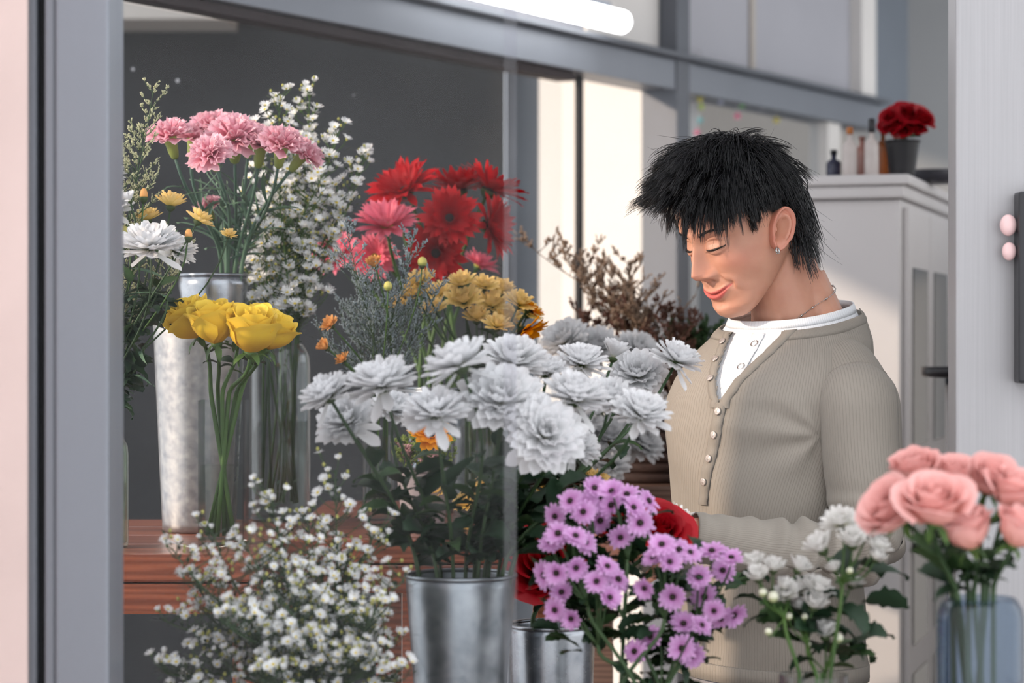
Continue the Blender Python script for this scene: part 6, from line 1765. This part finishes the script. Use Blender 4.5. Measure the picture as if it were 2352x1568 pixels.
ring_band(lambda a: 1.455, -.0025, .012, .0016, M_TEE, 'collar_band', tee)
def strip(fx, z0, z1, w_, off, m, name, parent, n=46, th=.0022):
    """band following the chest: centre line fx(z)"""
    mb = MB(); vs, fs, ts = [], [], []
    for i in range(n + 1):
        zz = z0 + (z1 - z0) * i / n; xc = fx(zz)
        jit = .0004 * math.sin(i * 1.3) + .0004 * math.sin(i * .53)
        for (dx, o_) in ((-w_ / 2, 0), (-w_ / 2, th), (0, th * 1.2), (w_ / 2, th), (w_ / 2, 0)):
            p = front_pt(xc + dx + jit, zz, off + o_ + .0005 * math.sin(i * .9)); p.y += wrinkle(p) * .9; vs.append(TB @ p); ts.append(.1 + dx * 2)
    for i in range(n):
        for q in range(4): fs.append((i * 5 + q, i * 5 + q + 1, (i + 1) * 5 + q + 1, (i + 1) * 5 + q))
    mb.add(vs, fs, ts); return part(name, mb.mesh(name, m), parent)
strip(lambda q: v_left(q) - .007, ZV - .012, ZNK + .004, .017, .0045, M_KNIT_B, 'placket', sweater)
strip(lambda q: v_right(q) + .006, ZV - .012, ZNK + .001, .015, .0045, M_KNIT_B, 'placket', sweater)
strip(lambda q: -.001, 1.180, ZV - .004, .020, .0050, M_KNIT_B, 'placket', sweater)
strip(lambda q: -.010, 1.35, 1.450, .022, -.0020, M_TEE, 'placket', tee, th=.0012)
def button(xx, zz, off, parent, r=.0058, ring=False):
    p = front_pt(xx, zz, off); p.y += wrinkle(p) * .9 if not ring else 0
    q1, q2 = front_pt(xx + .004, zz, off), front_pt(xx, zz + .004, off)
    n = (q1 - front_pt(xx, zz, off)).cross(q2 - front_pt(xx, zz, off)); n = -n if n.y < 0 else n
    nw = TB.to_3x3() @ n
    mb = MB()
    if ring: mb.lathe([(r + .0010 * math.cos(a), .0006 + .0008 * math.sin(a)) for a in [2 * PI * i / 8 for i in range(8)]], 20, closed=True)
    else: mb.lathe([(r * .9, 0), (r, .0012), (r * .92, .0022), (r * .62, .0016), (r * .5, .0018), (.0003, .0022)], 18)
    o = part('button', mb.mesh('button', M_METAL if ring else M_PEARLB), parent, aim(nw, 0, TB @ p))
for zz in (1.437, 1.405, 1.368): button(v_right(zz) + .007, zz, .0085, sweater)
for k in range(4): button(-.001, 1.318 - k * .0345, .0085, sweater)
button(-.012, 1.432, .0002, tee, .0056, True); button(-.011, 1.390, .0002, tee, .0056, True)
# sleeves
def catmull(pts, n):
    out = []
    P_ = [pts[0] * 2 - pts[1]] + pts + [pts[-1] * 2 - pts[-2]]
    for i in range(1, len(P_) - 2):
        for k in range(n):
            t = k / n
            a, b, c, d = P_[i - 1], P_[i], P_[i + 1], P_[i + 2]
            out.append(.5 * ((2 * b) + (c - a) * t + (2 * a - 5 * b + 4 * c - d) * t * t + (3 * b - a - 3 * c + d) * t ** 3))
    out.append(pts[-1]); return out
def sleeve(ctrl, rads, folds, name='sleeve', n=7, na_=72):
    c = catmull(ctrl, n); m_ = len(c)
    rr = np.interp(np.linspace(0, 1, m_), np.linspace(0, 1, len(rads)), rads)
    vs, fs, ts = [], [], []
    prev = None
    for i, p in enumerate(c):
        d = (c[min(i + 1, m_ - 1)] - c[max(i - 1, 0)]).normalized()
        if prev is None: u = d.cross(Vector((0, 1, 0))).normalized()
        else: u = (prev - d * prev.dot(d)).normalized()
        prev = u; w = d.cross(u); s = i / (m_ - 1)
        for j in range(na_ + 1):
            a = 2 * PI * j / na_
            f = folds(s, a)
            vs.append(p + (u * math.cos(a) + w * math.sin(a)) * (rr[i] * (1 + f))); ts.append(.001 + .998 * j / na_)
    for i in range(m_ - 1):
        for j in range(na_): fs.append((i * (na_ + 1) + j, i * (na_ + 1) + j + 1, (i + 1) * (na_ + 1) + j + 1, (i + 1) * (na_ + 1) + j))
    mb = MB(); mb.add(vs, fs, ts)
    o = part(name, mb.mesh(name, M_KNIT_S), sweater)
    md = o.modifiers.new('thickness', 'SOLIDIFY'); md.thickness = .002; md.offset = -1
    return o
def folds_l(s, a):
    f = .010 * math.sin(a * 3 + s * 9)
    if s > .52: f += (.13 * math.exp(-((s - .66) / .13) ** 2) + .030) * (math.sin(s * 96 + 1.8 * math.sin(a + s * 6) + .9 * math.sin(2 * a)) + .4 * math.sin(s * 171 + 2.5 * a))
    f += .030 * math.exp(-((s - .47) / .05) ** 2) * math.sin(s * 120 + 2 * a)
    return f
LS = [TB @ Vector((-.052, -.062, 1.405)), TB @ Vector((-.108, -.052, 1.378)), TB @ Vector((-.150, -.042, 1.338)), at(1974, 940, 3.475), at(1980, 1050, 3.455), at(1990, 1160, 3.44), at(1990, 1235, 3.425), at(1945, 1268, 3.41), at(1860, 1270, 3.40), at(1760, 1262, 3.385), at(1660, 1244, 3.37), at(1588, 1230, 3.36)]
sleeve(LS, [.030, .0490, .0570, .0585, .0570, .0545, .0520, .0490, .0465, .0430, .0370, .0330], folds_l, n=16)
RS = [TB @ Vector((.120, -.030, 1.372)), TB @ Vector((.155, -.045, 1.350)), TB @ Vector((.172, -.060, 1.27)), TB @ Vector((.180, -.050, 1.16)), TB @ Vector((.172, .0, 1.105)), TB @ Vector((.140, .10, 1.11)), TB @ Vector((.10, .19, 1.12)), TB @ Vector((.076, .232, 1.125))]
sleeve(RS, [.050, .058, .056, .053, .050, .046, .038, .033], folds_l, n=8)
# shoulder seam stitched over the near shoulder
mb = MB(); mb.tube([TB @ (torso_pt(a_, 1.345 + .115 * q, .0052)) for q, a_ in [(k / 14, PI + .02 + .75 * (k / 14) * .6) for k in range(15)]], .0009, 5)
part('seam', mb.mesh('seam', M_KNIT_B), sweater)
# hem band
mb = MB(); vs, fs, ts = [], [], []
for j in range(121):
    ang = -PI / 2 + 2 * PI * j / 120
    for (zz, o_) in ((.922, .002), (.922, .0062), (.945, .0068), (.947, .0035)): vs.append(TB @ torso_pt(ang, zz, o_)); ts.append(.001 + .998 * j / 120)
for j in range(120):
    for q in range(4): fs.append((j * 4 + q, (j + 1) * 4 + q, (j + 1) * 4 + (q + 1) % 4, j * 4 + (q + 1) % 4))
mb.add(vs, fs, ts); part('hem', mb.mesh('hem', M_KNIT), sweater)
# trousers and shoes
tr_ = MB(); vs, fs, ts = [], [], []
n = 64
for i, zz in enumerate((.96, .93, .90, .86, .82)):
    for j in range(n + 1):
        ang = -PI / 2 + 2 * PI * j / n; p = torso_pt(ang, max(zz, .905), -.006); p.z = zz
        vs.append(TB @ p); ts.append(.001 + .998 * j / n)
for i in range(4):
    for j in range(n): fs.append((i * (n + 1) + j, (i + 1) * (n + 1) + j, (i + 1) * (n + 1) + j + 1, i * (n + 1) + j + 1))
tr_.add(vs, fs, ts)
for s in (-1, 1):
    tr_.tube([TB @ Vector((s * .075, 0, .86)), TB @ Vector((s * .082, .0, .78)), TB @ Vector((s * .085, .01, .48)), TB @ Vector((s * .09, -.005, .25)), TB @ Vector((s * .09, -.01, .07))], [.085, .086, .066, .060, .056], 24)
part('trousers', tr_.mesh('trousers', M_TROUS), person, label='light grey trousers')
for s in (-1, 1):
    mb = MB(); p0 = TB @ Vector((s * .09, -.06, .0)); 
    sh_ = [(-.02, .034, .07), (.02, .036, .075), (.07, .038, .07), (.13, .042, .055), (.18, .044, .045), (.215, .034, .036), (.225, .016, .028)]
    vs, fs = [], []
    for (yy, w_, h_) in sh_:
        for j in range(14):
            a = 2 * PI * j / 14
            vs.append(TB @ Vector((s * .09 + w_ * math.cos(a), -.06 + yy, max(.001, h_ * .5 + h_ * .5 * math.sin(a) * 1.05))))
    for i in range(len(sh_) - 1):
        for j in range(14): fs.append((i * 14 + j, i * 14 + (j + 1) % 14, (i + 1) * 14 + (j + 1) % 14, (i + 1) * 14 + j))
    fs += [tuple(range(14))[::-1], tuple(range((len(sh_) - 1) * 14, len(sh_) * 14))]
    mb.add(vs, fs); part('shoe', mb.mesh('shoe', M_BLACK), person)
# earring and necklace
mb = MB(); mb.lathe([(.0052 + .0013 * math.cos(a), .0013 * math.sin(a) * 1.5) for a in [2 * PI * i / 10 for i in range(10)]], 24, closed=True)
part('earring', mb.mesh('earring', M_METAL), person, HM @ T((-.0850, .0215, -.0345)) @ Matrix.Rotation(R(90), 4, 'X') @ Matrix.Rotation(R(-62), 4, 'Y') @ Matrix.Scale(.82, 4), label='small silver hoop earring')
Vw = np.array(V)
def neck_pt(ang, zz, lift=.0012):
    """outermost skin point around the neck axis"""
    c = NB.lerp(NT, (zz - NB.z) / (NT.z - NB.z)); d = TB.to_3x3() @ Vector((math.cos(ang), math.sin(ang), 0))
    rel = Vw - np.array(c); pr = rel @ np.array(d); perp = np.linalg.norm(rel - np.outer(pr, np.array(d)), axis=1)
    k = (perp < .006) & (pr > 0) & (pr < .09)
    return c + d * ((pr[k].max() if k.any() else .062) + lift)
npts = []
for k in range(41):
    ang = -PI / 2 + 2 * PI * k / 40
    npts.append(neck_pt(ang, 1.474 - .036 * math.sin(ang)))
mb = MB()
for k in range(40):
    for q in range(4):
        p = npts[k].lerp(npts[k + 1], (q + .5) / 4); mb.ball(p, .00095 if (k * 4 + q) % 9 else .0019, 6, 4)
part('necklace', mb.mesh('necklace', M_METAL), person, kind='stuff', label='thin silver chain necklace')
